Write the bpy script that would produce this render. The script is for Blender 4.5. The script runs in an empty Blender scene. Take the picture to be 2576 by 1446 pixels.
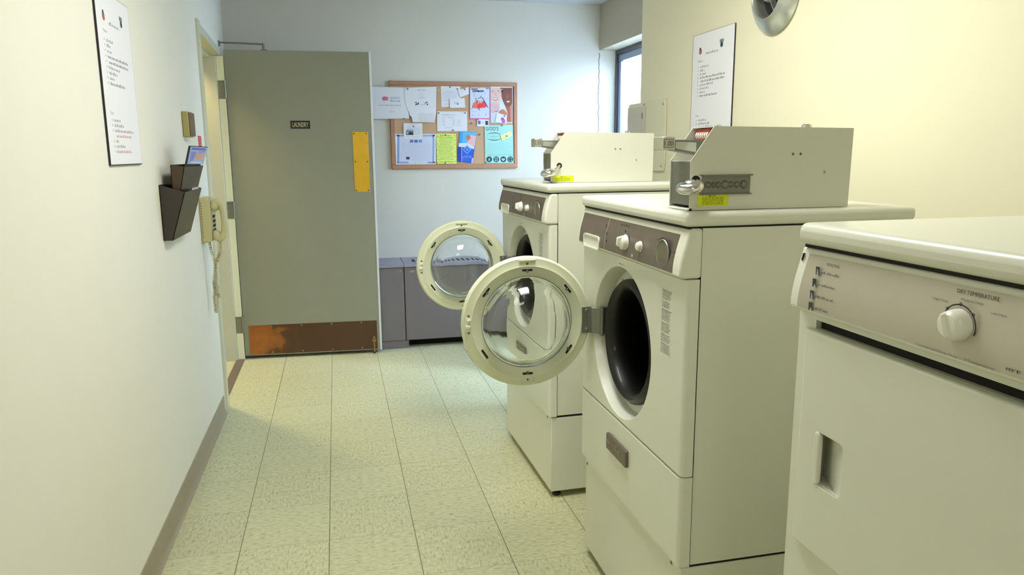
import bpy, math, random
from mathutils import Vector, Matrix
random.seed(7)
C = bpy.context.scene.collection
PI = math.pi

# ---------------------------------------------------------------- materials
def lin(c):
    return tuple(((v/255.0)/12.92 if v/255.0 <= .04045 else ((v/255.0+.055)/1.055)**2.4) for v in c)
MATS = {}
def mat(name, rgb, rough=.5, metal=0, noise=0.0, nscale=40, bump=0, spec=.5, trans=0, ior=1.45, emit=None, coat=0):
    if name in MATS: return MATS[name]
    m = bpy.data.materials.new(name); m.use_nodes = True
    nt = m.node_tree; b = nt.nodes['Principled BSDF']
    col = (*lin(rgb), 1)
    b.inputs['Base Color'].default_value = col
    b.inputs['Roughness'].default_value = rough
    b.inputs['Metallic'].default_value = metal
    b.inputs['Specular IOR Level'].default_value = spec
    b.inputs['Transmission Weight'].default_value = trans
    b.inputs['IOR'].default_value = ior
    b.inputs['Coat Weight'].default_value = coat
    if emit:
        b.inputs['Emission Color'].default_value = (*emit[0], 1); b.inputs['Emission Strength'].default_value = emit[1]
    if noise or bump:
        tc = nt.nodes.new('ShaderNodeTexCoord'); n = nt.nodes.new('ShaderNodeTexNoise')
        n.inputs['Scale'].default_value = nscale; n.inputs['Detail'].default_value = 4
        nt.links.new(tc.outputs['Object'], n.inputs['Vector'])
        if noise:
            mx = nt.nodes.new('ShaderNodeMix'); mx.data_type = 'RGBA'
            mx.inputs['A'].default_value = tuple(v*(1-noise) for v in col[:3])+(1,)
            mx.inputs['B'].default_value = tuple(min(1, v*(1+noise)) for v in col[:3])+(1,)
            nt.links.new(n.outputs['Fac'], mx.inputs['Factor']); nt.links.new(mx.outputs['Result'], b.inputs['Base Color'])
        if bump:
            bp = nt.nodes.new('ShaderNodeBump'); bp.inputs['Strength'].default_value = bump; bp.inputs['Distance'].default_value = .002
            nt.links.new(n.outputs['Fac'], bp.inputs['Height']); nt.links.new(bp.outputs['Normal'], b.inputs['Normal'])
    MATS[name] = m
    return m

wall_m = mat('wall_paint', (236,234,220), .75, noise=.015, nscale=6, bump=.12, spec=.25)
wallb_m = mat('back_wall_paint', (226,222,208), .8, noise=.015, nscale=5, bump=.1, spec=.2)
header_shade_m = mat('header_shaded_paint', (186,176,154), .8, noise=.05, nscale=90, bump=.4)  # darker than the walls: shade on the header put into its colour
ceil_m = mat('ceiling_paint', (205,206,208), .85, noise=.03, nscale=60)
enamel = mat('white_enamel', (224,226,210), .32, noise=.01, nscale=8, bump=.03, coat=.2)
enamel2 = mat('console_plastic', (230,231,216), .38, noise=.01, nscale=8)
box_m = mat('coin_box_enamel', (220,221,206), .45, noise=.015, nscale=30, bump=.05)
dark_gap = mat('dark_gap', (22,22,20), .8, noise=.1)
rubber = mat('black_rubber', (14,13,13), .45, noise=.15, nscale=30, coat=.2)
drum_m = mat('dark_drum', (7,7,7), .4, metal=.2, noise=.1)
bronze = mat('brushed_bronze_panel', (112,103,94), .38, metal=.35, noise=.12, nscale=30)
silver = mat('silver_panel', (188,182,164), .4, metal=.3, noise=.03, nscale=30)
knob_m = mat('white_knob', (236,236,222), .3, noise=.01)
chrome = mat('chrome', (225,222,222), .12, metal=1, noise=.02)
satin = mat('satin_chrome', (205,208,200), .28, metal=.85, noise=.05, nscale=12)
steel = mat('grey_steel', (130,131,122), .45, metal=.6, noise=.1, nscale=60)
zinc = mat('zinc_hinge', (150,152,142), .4, metal=.7, noise=.1, nscale=50)
ring_m = mat('cream_door_plastic', (226,230,198), .35, noise=.015, nscale=10)
glass = mat('clear_glass', (248,252,250), .02, trans=1, ior=1.45, noise=.003)
pane_m = mat('window_pane', (250,252,255), .02, trans=1, ior=1.1, noise=.003)
yellow = mat('yellow_sticker', (222,232,30), .5, noise=.03)
ink = mat('black_ink', (40,40,44), .6, noise=.05)
inkg = mat('grey_ink', (120,120,128), .6, noise=.05)
inkr = mat('red_ink', (225,90,75), .6, noise=.05)
paper = mat('white_paper', (240,240,244), .6, noise=.01)
doorpaint = mat('grey_green_door_paint', (148,148,128), .5, noise=.03, nscale=12, bump=.1)
framep = mat('door_frame_paint', (206,205,180), .5, noise=.02)
lit_jamb_p = mat('corridor_lit_jamb_paint', (244,236,196), .5, noise=.02)  # frame paint turned cream to carry the corridor's warm light
brass = mat('yellow_brass', (226,176,52), .38, metal=.55, noise=.12, nscale=14)
taupe = mat('taupe_vinyl', (160,150,126), .5, noise=.04, nscale=20)
heater_m = mat('heater_enamel', (116,107,104), .45, noise=.04, nscale=60)
heater_t = mat('heater_top_enamel', (140,136,146), .4, noise=.04, nscale=60)
smoke = mat('smoke_plastic', (58,50,44), .25, noise=.1, nscale=12)
smoke2 = mat('amber_smoke_plastic', (74,58,40), .25, noise=.1, nscale=12)
beige = mat('beige_phone_plastic', (196,188,140), .3, noise=.03)
olive = mat('olive_chime_plastic', (168,160,100), .45, noise=.03)
brownp = mat('brown_front_plastic', (120,98,78), .45, noise=.05)
cork = mat('cork', (196,158,122), .85, noise=.22, nscale=160, bump=.3)
oak = mat('oak_frame', (170,124,92), .5, noise=.15, nscale=30)
redst = mat('red_sticker', (215,60,60), .5, noise=.05)
redm = mat('red_meter_plastic', (190,70,58), .4, noise=.05)
wood = mat('threshold_wood', (112,96,84), .5, noise=.2, nscale=30)
edge_lit_m = mat('window_lit_edge', (232,236,240), .35, noise=.02)  # pale tone stands for window light on the door edge
alu = mat('window_aluminium', (150,160,185), .35, metal=.5, noise=.04)
alud = mat('window_dark_aluminium', (82,86,98), .4, metal=.4, noise=.05)
plate_m = mat('box_cover_paint', (226,222,192), .45, noise=.02)
plate_shade_m = mat('box_cover_shaded', (208,202,190), .45, noise=.02)  # greyer copy of the cover paint, with shading put into the colour
PC = {}
def pc(*rgb):
    k = 'print_%d_%d_%d' % rgb
    return mat(k, rgb, .55, noise=.03)

# kick plate: copper brown with a mottled orange patch towards the hinge side
def kick_mat():
    m = bpy.data.materials.new('tarnished_copper'); m.use_nodes = True
    nt = m.node_tree; b = nt.nodes['Principled BSDF']
    b.inputs['Metallic'].default_value = .45; b.inputs['Roughness'].default_value = .45
    tc = nt.nodes.new('ShaderNodeTexCoord')
    sp = nt.nodes.new('ShaderNodeSeparateXYZ'); nt.links.new(tc.outputs['Generated'], sp.inputs[0])
    n = nt.nodes.new('ShaderNodeTexNoise'); n.inputs['Scale'].default_value = 11; n.inputs['Detail'].default_value = 8
    nt.links.new(tc.outputs['Object'], n.inputs['Vector'])
    mm = nt.nodes.new('ShaderNodeMath'); mm.operation = 'MULTIPLY_ADD'; mm.inputs[1].default_value = .62
    nt.links.new(n.outputs['Fac'], mm.inputs[0])
    nt.links.new(sp.outputs['X'], mm.inputs[2])
    r = nt.nodes.new('ShaderNodeValToRGB')
    e = r.color_ramp.elements
    e[0].position = .28; e[0].color = (*lin((178,108,50)), 1)
    e[1].position = .75; e[1].color = (*lin((84,58,38)), 1)
    x = e.new(.5); x.color = (*lin((150,92,44)), 1)
    x = e.new(.58); x.color = (*lin((92,62,42)), 1)
    nt.links.new(mm.outputs[0], r.inputs[0]); nt.links.new(r.outputs[0], b.inputs['Base Color'])
    return m
copper = kick_mat()

TX0, TY0, TS = -.3905, 2.546, .3048
def floor_mat():
    m = bpy.data.materials.new('vinyl_floor_tile'); m.use_nodes = True
    nt = m.node_tree; N = nt.nodes; L = nt.links; b = N['Principled BSDF']
    tc = N.new('ShaderNodeTexCoord'); sp = N.new('ShaderNodeSeparateXYZ'); L.new(tc.outputs['Object'], sp.inputs[0])
    def math_(op, a, bb=None, c=None):
        n = N.new('ShaderNodeMath'); n.operation = op
        for i, v in enumerate((a, bb, c)):
            if v is None: continue
            if isinstance(v, (int, float)): n.inputs[i].default_value = v
            else: L.new(v, n.inputs[i])
        return n.outputs[0]
    def line(ax, o, w):
        t = math_('DIVIDE', math_('SUBTRACT', ax, o - 40*TS), TS)
        fr = math_('FRACT', t)
        d = math_('MINIMUM', fr, math_('SUBTRACT', 1.0, fr))
        return math_('LESS_THAN', d, w), math_('FLOOR', t)
    lx, ix = line(sp.outputs['X'], TX0, .0050)
    ly, iy = line(sp.outputs['Y'], TY0, .0038)
    ln = math_('MAXIMUM', lx, math_('MULTIPLY', ly, .55))
    cb = N.new('ShaderNodeCombineXYZ'); L.new(ix, cb.inputs[0]); L.new(iy, cb.inputs[1])
    wn = N.new('ShaderNodeTexWhiteNoise'); L.new(cb.outputs[0], wn.inputs['Vector'])
    chk = math_('MODULO', math_('ADD', ix, iy), 2.0)
    # streaky chips, direction alternating per tile
    def streak(sx, sy, sc):
        mp = N.new('ShaderNodeMapping'); mp.inputs['Scale'].default_value = (sx, sy, 1); L.new(tc.outputs['Object'], mp.inputs[0])
        n = N.new('ShaderNodeTexNoise'); n.inputs['Scale'].default_value = sc; n.inputs['Detail'].default_value = 3; L.new(mp.outputs[0], n.inputs[0])
        return n.outputs['Fac']
    s1 = streak(1, 2.6, 42); s2 = streak(2.6, 1, 42)
    mx = N.new('ShaderNodeMix'); L.new(chk, mx.inputs[0]); L.new(s1, mx.inputs[2]); L.new(s2, mx.inputs[3])
    r = N.new('ShaderNodeValToRGB'); e = r.color_ramp.elements
    e[0].position = .30; e[0].color = (*lin((164,161,124)), 1); e[1].position = .70; e[1].color = (*lin((212,212,180)), 1)
    x = e.new(.38); x.color = (*lin((188,188,148)), 1)
    x = e.new(.52); x.color = (*lin((202,202,164)), 1)
    L.new(mx.outputs[0], r.inputs[0])
    br = math_('MULTIPLY_ADD', wn.outputs['Value'], .07, .95)
    m1 = N.new('ShaderNodeMix'); m1.data_type = 'RGBA'; m1.blend_type = 'MULTIPLY'; m1.inputs['Factor'].default_value = 1
    L.new(r.outputs[0], m1.inputs['A']); L.new(br, m1.inputs['B'])
    m2 = N.new('ShaderNodeMix'); m2.data_type = 'RGBA'; L.new(ln, m2.inputs['Factor']); L.new(m1.outputs['Result'], m2.inputs['A'])
    m2.inputs['B'].default_value = (*lin((126,118,92)), 1)
    # sparse dark specks
    vo = N.new('ShaderNodeTexVoronoi'); vo.inputs['Scale'].default_value = 9; L.new(tc.outputs['Object'], vo.inputs[0])
    sk = math_('LESS_THAN', vo.outputs['Distance'], .035)
    m3 = N.new('ShaderNodeMix'); m3.data_type = 'RGBA'; L.new(math_('MULTIPLY', sk, .55), m3.inputs['Factor']); L.new(m2.outputs['Result'], m3.inputs['A'])
    m3.inputs['B'].default_value = (*lin((110,100,76)), 1)
    L.new(m3.outputs['Result'], b.inputs['Base Color'])
    b.inputs['Roughness'].default_value = .36; b.inputs['Specular IOR Level'].default_value = .35
    n = N.new('ShaderNodeTexNoise'); n.inputs['Scale'].default_value = 14; L.new(tc.outputs['Object'], n.inputs[0])
    bp = N.new('ShaderNodeBump'); bp.inputs['Strength'].default_value = .12; bp.inputs['Distance'].default_value = .01
    L.new(n.outputs['Fac'], bp.inputs['Height']); L.new(bp.outputs['Normal'], b.inputs['Normal'])
    return m
floor_m = floor_mat()

# ---------------------------------------------------------------- mesh builder
ORG = {}
class MB:
    def __init__(s): s.v = []; s.f = []; s.m = []; s.mi = []
    def slot(s, m):
        if m not in s.m: s.m.append(m)
        return s.m.index(m)
    def face(s, idx, m): s.f.append(tuple(idx)); s.mi.append(s.slot(m))
    def add(s, pts): n = len(s.v); s.v += [tuple(p) for p in pts]; return n
    def box(s, x0, x1, y0, y1, z0, z1, m):
        n = s.add([(x, y, z) for z in (z0, z1) for y in (y0, y1) for x in (x0, x1)])
        for q in ((0,2,3,1),(4,5,7,6),(0,1,5,4),(2,6,7,3),(0,4,6,2),(1,3,7,5)): s.face([n+i for i in q], m)
        return s
    def prism(s, poly, ax, a, b, m):
        def P(u, v, w): return {'x': (w, u, v), 'y': (u, w, v), 'z': (u, v, w)}[ax]
        k = len(poly); n = s.add([P(u, v, a) for u, v in poly] + [P(u, v, b) for u, v in poly])
        s.face(range(n, n+k), m); s.face(range(n+2*k-1, n+k-1, -1), m)
        for i in range(k): j = (i+1) % k; s.face((n+i, n+k+i, n+k+j, n+j), m)
        return s
    def hexa(s, p, m):   # 8 corners: 4 of one end, 4 of the other
        n = s.add(p)
        for q in ((0,1,2,3),(7,6,5,4),(0,4,5,1),(1,5,6,2),(2,6,7,3),(3,7,4,0)): s.face([n+i for i in q], m)
        return s
    def lathe(s, prof, c, axis, m, n=64, a0=0, a1=2*PI, closed=False):
        A = Vector(axis).normalized(); t = Vector((0,0,1)) if abs(A.z) < .9 else Vector((1,0,0))
        U = A.cross(t).normalized(); V = A.cross(U)
        full = abs(a1-a0-2*PI) < 1e-6; k = n if full else n+1
        base = []
        for i in range(k):
            a = a0+(a1-a0)*i/n; d = U*math.cos(a)+V*math.sin(a)
            base.append(s.add([Vector(c)+A*h+d*r for r, h in prof]))
        K = len(prof)
        for i in range(n):
            p, q = base[i], base[(i+1) % k]
            for j in range(K if closed else K-1):
                jj = (j+1) % K
                s.face((p+j, p+jj, q+jj, q+j), m)
        return s
    def tube(s, path, r, m, n=10, cap=True):
        P = [Vector(p) for p in path]; prev = None; rings = []
        for i, p in enumerate(P):
            t = (P[min(i+1, len(P)-1)]-P[max(i-1, 0)]).normalized()
            if prev is None:
                h = Vector((0,0,1)) if abs(t.z) < .9 else Vector((1,0,0)); u = t.cross(h).normalized()
            else: u = (prev-t*prev.dot(t)).normalized()
            prev = u; w = t.cross(u)
            rr = r[i] if isinstance(r, (list, tuple)) else r
            rings.append(s.add([p+(u*math.cos(2*PI*k/n)+w*math.sin(2*PI*k/n))*rr for k in range(n)]))
        for a, b in zip(rings, rings[1:]):
            for k in range(n): s.face((a+k, a+(k+1) % n, b+(k+1) % n, b+k), m)
        if cap: s.face(range(rings[0]+n-1, rings[0]-1, -1), m); s.face(range(rings[-1], rings[-1]+n), m)
        return s
    def cyl(s, c0, c1, r, m, n=24): return s.tube([c0, c1], r, m, n)
    def build(s, name, parent=None, bevel=0, seg=2, smooth=None, org=None, wn=False):
        if org is None: org = ORG.get(parent.name, (0,0,0)) if parent else (0,0,0)
        me = bpy.data.meshes.new(name)
        me.from_pydata([(v[0]-org[0], v[1]-org[1], v[2]-org[2]) for v in s.v], [], s.f)
        for m in s.m: me.materials.append(m)
        for p, i in zip(me.polygons, s.mi): p.material_index = i
        me.validate(); me.update()
        import bmesh
        bm = bmesh.new(); bm.from_mesh(me)
        bmesh.ops.recalc_face_normals(bm, faces=bm.faces)
        bm.to_mesh(me); bm.free()
        o = bpy.data.objects.new(name, me); C.objects.link(o)
        if parent: o.parent = parent; ORG[o.name] = org
        elif org != (0,0,0): o.location = org; ORG[o.name] = org
        if smooth is not None:
            for p in me.polygons: p.use_smooth = True
            me.set_sharp_from_angle(angle=math.radians(smooth))
        if bevel:
            b = o.modifiers.new('bevel', 'BEVEL'); b.width = bevel; b.segments = seg; b.limit_method = 'ANGLE'; b.angle_limit = math.radians(40)
            b.use_clamp_overlap = True
            for p in me.polygons: p.use_smooth = True
            me.set_sharp_from_angle(angle=math.radians(35))
            b.harden_normals = False
        if wn:
            w = o.modifiers.new('weighted_normal', 'WEIGHTED_NORMAL'); w.keep_sharp = True; w.weight = 100
        return o
def thing(name, label, cat, loc=(0,0,0), rotz=0, group=None, world=True):
    o = bpy.data.objects.new(name, None); C.objects.link(o); o.empty_display_size = .05
    o.location = loc; o.rotation_euler = (0, 0, rotz); o['label'] = label; o['category'] = cat
    if group: o['group'] = group
    ORG[o.name] = tuple(loc) if world else (0,0,0)
    return o
def tag(o, label, cat, group=None):
    o['label'] = label; o['category'] = cat
    if group: o['group'] = group
    return o
def struct(o, label=None):
    o['kind'] = 'structure'
    if label: o['label'] = label
    return o

# flat graphics on a plane
TXT = {}
def text_mesh(st):
    if st in TXT: return TXT[st]
    cu = bpy.data.curves.new('t', 'FONT'); cu.body = st; cu.size = 1; cu.resolution_u = 3
    o = bpy.data.objects.new('t', cu); C.objects.link(o); bpy.context.view_layer.update()
    dg = bpy.context.evaluated_depsgraph_get(); ev = o.evaluated_get(dg); me = ev.to_mesh()
    vs = [tuple(v.co)[:2] for v in me.vertices]; fs = [tuple(p.vertices) for p in me.polygons]
    ev.to_mesh_clear(); bpy.data.objects.remove(o); bpy.data.curves.remove(cu)
    TXT[st] = (vs, fs); return TXT[st]
class Flat:
    def __init__(s, mb, O, U, V, N=None):
        s.mb = mb; s.O = Vector(O); s.U = Vector(U); s.V = Vector(V); s.N = (s.U.cross(s.V)).normalized() if N is None else Vector(N)
    def P(s, u, v, h): return s.O+s.U*u+s.V*v+s.N*h
    def poly(s, pts, h, m):
        n = s.mb.add([s.P(u, v, h) for u, v in pts]); s.mb.face(range(n, n+len(pts)), m)
    def rect(s, u0, v0, u1, v1, h, m): s.poly([(u0,v0),(u1,v0),(u1,v1),(u0,v1)], h, m)
    def disc(s, u, v, r, h, m, n=20, ru=1):
        s.poly([(u+r*ru*math.cos(2*PI*i/n), v+r*math.sin(2*PI*i/n)) for i in range(n)], h, m)
    def ring(s, u, v, r0, r1, h, m, n=32, a0=0, a1=2*PI):
        for i in range(n):
            a, b = a0+(a1-a0)*i/n, a0+(a1-a0)*(i+1)/n
            s.poly([(u+r0*math.cos(a), v+r0*math.sin(a)), (u+r1*math.cos(a), v+r1*math.sin(a)), (u+r1*math.cos(b), v+r1*math.sin(b)), (u+r0*math.cos(b), v+r0*math.sin(b))], h, m)
    def line(s, a, b, w, h, m):
        a = Vector(a); b = Vector(b); d = (b-a).normalized(); p = Vector((-d.y, d.x))*w/2
        s.poly([a+p, a-p, b-p, b+p], h, m)
    def text(s, st, u, v, hgt, h, m, width=None, center=False):
        vs, fs = text_mesh(st)
        if not vs: return
        x0 = min(p[0] for p in vs); x1 = max(p[0] for p in vs); y0 = min(p[1] for p in vs); y1 = max(p[1] for p in vs)
        sy = hgt/.70; sx = sy if width is None else width/(x1-x0)
        if center: u = u-(x1-x0)*sx/2
        n = s.mb.add([s.P(u+(p[0]-x0)*sx, v+p[1]*sy, h) for p in vs])
        for f in fs: s.mb.face([n+i for i in f], m)
    def words(s, u0, u1, v, hgt, h, m, wl=3.2):
        u = u0
        while u < u1-hgt*.6:
            w = min(hgt*wl*random.uniform(.5, 1.4), u1-u)
            # a word: little strokes of uneven height
            k = max(1, int(w/(hgt*.75)))
            for i in range(k):
                a = u+w*i/k; hh = hgt*random.choice((.62, .62, .7, 1.0))
                s.rect(a, v, a+w/k*.72, v+hh*.3, h, m); s.rect(a, v+hh*.62, a+w/k*.72, v+hh, h, m); s.rect(a, v, a+w/k*.3, v+hh, h, m)
            u += w+hgt*.55

def rr_loop(y0, y1, z0, z1, r, angs, c):      # rounded rectangle sampled by angle from c
    out = []
    for a in angs:
        d = (math.cos(a), math.sin(a)); lo, hi = 0, 5.0
        def inside(t):
            y = c[0]+d[0]*t; z = c[1]+d[1]*t
            if not (y0 <= y <= y1 and z0 <= z <= z1): return False
            cy = min(max(y, y0+r), y1-r); cz = min(max(z, z0+r), z1-r)
            return (y-cy)**2+(z-cz)**2 <= r*r+1e-12
        for _ in range(40):
            mid = (lo+hi)/2
            if inside(mid): lo = mid
            else: hi = mid
        out.append((c[0]+d[0]*lo, c[1]+d[1]*lo))
    return out
def holed_panel(mb, rect, x0, depth, ey, ez, hole, hc, profile, m, N=72):
    """front plate at x=x0 facing -x, rounded outer edges (ey, ez), with a hole; profile: list of (scale offset, x) rings of the hole"""
    y0, y1, z0, z1 = rect
    angs = [2*PI*i/N for i in range(N)]
    for y in (y0, y1):
        for z in (z0, z1): angs.append(math.atan2(z-hc[1], y-hc[0]) % (2*PI))
    angs = sorted(set(round(a, 6) for a in angs)); K = len(angs)
    def outer(iy, iz, x):
        o = rr_loop(y0, y1, z0, z1, 0.0, angs, hc)
        cy, cz = (y0+y1)/2, (z0+z1)/2; sy = ((y1-y0)/2-iy)/((y1-y0)/2); sz = ((z1-z0)/2-iz)/((z1-z0)/2)
        return mb.add([(x, cy+(p[0]-cy)*sy, cz+(p[1]-cz)*sz) for p in o])
    rings = [outer(0, 0, x0+depth)]
    for t in (0, 30, 60, 90):
        a = math.radians(t); rings.append(outer(ey*(1-math.cos(a)), ez*(1-math.cos(a)), x0+ey*(1-math.sin(a))))
    for off, x in profile: rings.append(mb.add([(x, p[0], p[1]) for p in hole(off, angs)]))
    for a, b in zip(rings, rings[1:]):
        for i in range(K): j = (i+1) % K; mb.face((a+i, a+j, b+j, b+i), m)

# ================================================================ SETTING
CEIL = 2.45; BY = 5.5; RX = 1.6; RY = 3.8; HX = 1.975; WX = 2.104; LX = -.645; Y0 = -2.2
b = MB(); b.box(-2.6, WX+.3, Y0-.1, BY+.1, -.05, 0, floor_m)
struct(b.build('floor'), 'square pale vinyl tiles with thin seams')
b = MB(); b.box(-2.6, WX+.3, Y0-.1, BY+.1, CEIL, CEIL+.08, ceil_m); struct(b.build('ceiling'))
b = MB(); b.box(-.95, WX+.3, BY, BY+.12, 0, CEIL, wallb_m); struct(b.build('wall_back'), 'pale wall behind the cork board')
# left wall with door opening y 4.17..5.12, z<1.985
OY0, OY1, OZ = 4.17, 5.12, 1.985
b = MB()
b.box(-.90, LX, Y0, 4.10, 0, CEIL, wall_m)
def wseg(y0, y1, z0, z1):
    def X(y): return LX if y < 4.1 else LX-.053*(y-4.1)/1.4
    b.hexa([(-.90,y0,z0),(X(y0),y0,z0),(X(y0),y0,z1),(-.90,y0,z1),(-.90,y1,z0),(X(y1),y1,z0),(X(y1),y1,z1),(-.90,y1,z1)], wall_m)
wseg(4.10, OY0-.02, 0, CEIL); wseg(OY0-.02, OY1+.06, OZ+.02, CEIL); wseg(OY1+.06, BY, 0, CEIL)
struct(b.build('wall_left'))
b = MB(); b.box(RX, RX+.14, Y0, RY, 0, CEIL, mat('right_wall_paint', (234,229,200), .75, noise=.015, nscale=6, bump=.12, spec=.25))
struct(b.build('wall_right'), 'cream wall behind the washing machines')
b = MB(); b.box(HX, HX+.22, RY-.1, BY, 2.125, CEIL, header_shade_m)
b.box(RX+.14, HX, RY-.1, RY-.02, 0, CEIL, wall_m)
struct(b.build('wall_window_side'), 'recessed wall piece above the window')
b = MB(); b.box(HX, HX+.22, RY-.1, BY, 0, 1.0, wall_m); struct(b.build('wall_below_window'))
b = MB(); b.box(-2.6, WX+.3, Y0-.1, Y0, 0, CEIL, wall_m); struct(b.build('wall_front'))
b = MB(); b.box(-2.6, -2.5, Y0, BY+.1, 0, CEIL, wall_m); b.box(-2.5, -.90, BY, BY+.1, 0, CEIL, wall_m); struct(b.build('wall_corridor'))
# hairline crack where plaster pieces meet
b = MB(); pth = []
z = 1.0
while z < 2.12:
    pth.append((HX+random.uniform(-.004, .004), BY-.001, z)); z += random.uniform(.01, .03)
b.tube(pth, .0028, inkg, 5); struct(b.build('trim_1'), 'jagged plaster crack line')
# cove baseboard
b = MB()
cove = [(LX,0),(LX+.018,0),(LX+.012,.004),(LX+.006,.014),(LX+.004,.03),(LX+.0035,.098),(LX,.1)]
b.prism(cove, 'y', Y0, 4.055, taupe); struct(b.build('baseboard_left', smooth=40), 'taupe vinyl cove base')
b = MB(); b.box(.0, RX, -2.2, -2.19, 0, .1, taupe); struct(b.build('baseboard_front'))
# door frame
b = MB()
fx = LX+.008
b.box(-.905, fx, 4.125, OY0, 0, OZ+.045, framep)
b.box(LX-.03, fx+.004, 4.095, OY0-.012, 0, OZ+.05, framep)
XF = lambda y: LX-.053*(y-4.1)/1.4+.006
b.hexa([(-.905,OY0,OZ),(XF(OY0),OY0,OZ),(XF(OY0),OY0,OZ+.045),(-.905,OY0,OZ+.045),(-.905,OY1+.06,OZ),(XF(OY1+.06),OY1+.06,OZ),(XF(OY1+.06),OY1+.06,OZ+.045),(-.905,OY1+.06,OZ+.045)], framep)
b.box(-.885, -.74, OY0, OY1, OZ-.015, OZ, framep)
b.box(-.905, -.705, OY1, OY1+.06, 0, OZ-.001, framep)
struct(b.build('trim_2', bevel=.002), 'painted steel door frame')
b = MB(); b.box(-.704, -.662, OY1+.025, OY1+.06, 0, OZ-.002, lit_jamb_p); struct(b.build('trim_3', bevel=.0015), 'hinge-side rebate of the frame, corridor light painted in as cream')
b = MB(); b.box(-.715, -.662, OY0, OY1+.02, 0, .006, wood); struct(b.build('trim_4', bevel=.002), 'dark threshold strip')

# window
wn = MB()
fy0, fy1, fz0, fz1 = RY, BY, 1.0, 2.125
def wframe(mb, x0, x1, y0, y1, z0, z1, w, m):
    mb.box(x0, x1, y0, y1, z1-w, z1, m); mb.box(x0, x1, y0, y1, z0, z0+w, m)
    mb.box(x0, x1, y0, y0+w, z0+w, z1-w, m); mb.box(x0, x1, y1-w, y1, z0+w, z1-w, m)
wframe(wn, WX, WX+.06, fy0, fy1, fz0, fz1, .035, alud)
w_ = wn.build('window_1', bevel=.003); struct(w_, 'aluminium framed window in the recess')
s_ = MB(); wframe(s_, WX+.012, WX+.045, fy0+.035, fy1-.035, fz0+.035, fz1-.035, .05, alu)
s_.box(WX+.02, WX+.05, 4.62, 4.67, fz0+.08, fz1-.08, alu); s_.build('window_frame', w_, bevel=.003)
g_ = MB(); g_.box(WX+.026, WX+.030, fy0+.08, fy1-.08, fz0+.08, fz1-.08, pane_m); g_.build('pane', w_)
r_ = MB(); r_.box(WX+.05, WX+.06, 5.335, 5.345, fz0+.08, fz1-.08, inkg); r_.build('screen_bar', w_)

# ---------------------------------------------------------------- the open room door
HXD, HYD = -.658, 5.150
ang = math.atan2(-.055, .905)
door = MB(); DW = .912
door.box(0, DW, 0, .044, .022, 2.022, doorpaint)
d = door.build('door_1', bevel=.002); d.location = (HXD, HYD, 0); d.rotation_euler = (0, 0, ang); ORG[d.name] = (0,0,0)
struct(d, 'grey-green flush door standing open, marked LAUNDRY')
def dpart(mb, name, **k): return mb.build(name, d, org=(0,0,0), **k)
e_ = MB(); e_.box(DW-.010, DW+.003, -.002, .046, .022, 2.022, edge_lit_m); dpart(e_, 'door_edge_highlight', bevel=.001)['label'] = 'added pale strip painting window light along the free edge'  # added strip: the window-lit door edge is painted on as white
e_ = MB(); e_.box(.035, .885, -.0025, 0, .03, .232, copper)
k_ = dpart(e_, 'kick_plate'); k_['label'] = 'tarnished copper brown plate with bright patch'
e_ = MB()
for i in range(4): e_.lathe([(0,.002),(.004,.0015),(.005,0)], (.18+.2*i, -.0025, .222), (0,-1,0), zinc, 10)
for i in range(4): e_.lathe([(0,.002),(.004,.0015),(.005,0)], (.18+.2*i, -.0025, .042), (0,-1,0), zinc, 10)
e_.build('screws', k_, org=(0,0,0))
e_ = MB(); e_.box(.777, .877, -.003, 0, 1.118, 1.512, brass)
p_ = dpart(e_, 'push_plate', bevel=.001); p_['label'] = 'yellow brass push plate'
e_ = MB()
for u in (.788, .866):
    for zz in (1.128, 1.318, 1.502): e_.lathe([(0,.002),(.0045,.0012),(.0055,0)], (u, -.003, zz), (0,-1,0), wood, 10)
e_.build('screws', p_, org=(0,0,0))
e_ = MB(); e_.box(.385, .508, -.004, 0, 1.533, 1.584, ink)
s_ = dpart(e_, 'name_sign', bevel=.001); s_['label'] = 'black sign reading LAUNDRY'
e_ = MB(); Flat(e_, (.397, -.0045, 1.544), (1,0,0), (0,0,1)).text('LAUNDRY', 0, 0, .03, .0003, pc(226,214,160), width=.1)
e_.build('lettering', s_, org=(0,0,0))
dullb = mat('dull_brass', (150,126,78), .4, metal=.5, noise=.1)
e_ = MB(); e_.cyl((.863,-.018,.104),(.863,-.018,.012), .005, dullb, 12); e_.box(.85,.876,-.014,0,.085,.1,dullb)
e_.lathe([(0,.012),(.006,.01),(.009,.004),(.009,-.004),(.006,-.01),(0,-.012)], (.863,-.018,.112), (0,0,1), dullb, 14)
e_.lathe([(0,.006),(.008,.006),(.009,0),(0,0)], (.863,-.018,.004), (0,0,1), rubber, 14)
dpart(e_, 'door_stop', smooth=40)['label'] = 'small brass kick-down door holder'
for z0, z1 in ((1.72,1.832),(.958,1.068),(.188,.298)):
    e_ = MB(); e_.box(-.046, -.006, -.013, -.008, z0, z1, zinc); e_.cyl((-.003,-.010,z0),(-.003,-.010,z1), .0065, zinc, 12)
    dpart(e_, 'hinge', smooth=40)
e_ = MB()
e_.box(-.052, -.018, -.012, .02, 2.045, 2.075, steel); e_.cyl((-.035,.0,2.035),(-.035,.0,2.085), .009, chrome, 12)
e_.tube([(-.035,.004,2.066),(.12,.01,2.064),(.245,.012,2.06)], .0055, steel, 8); e_.cyl((.245,.012,2.066),(.245,.012,2.018), .008, steel, 12)
e_.box(.225,.265,.004,.034,2.02,2.028,steel)
dpart(e_, 'closer_arm', smooth=40)['label'] = 'thin dark metal closer arm over the door top'

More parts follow.
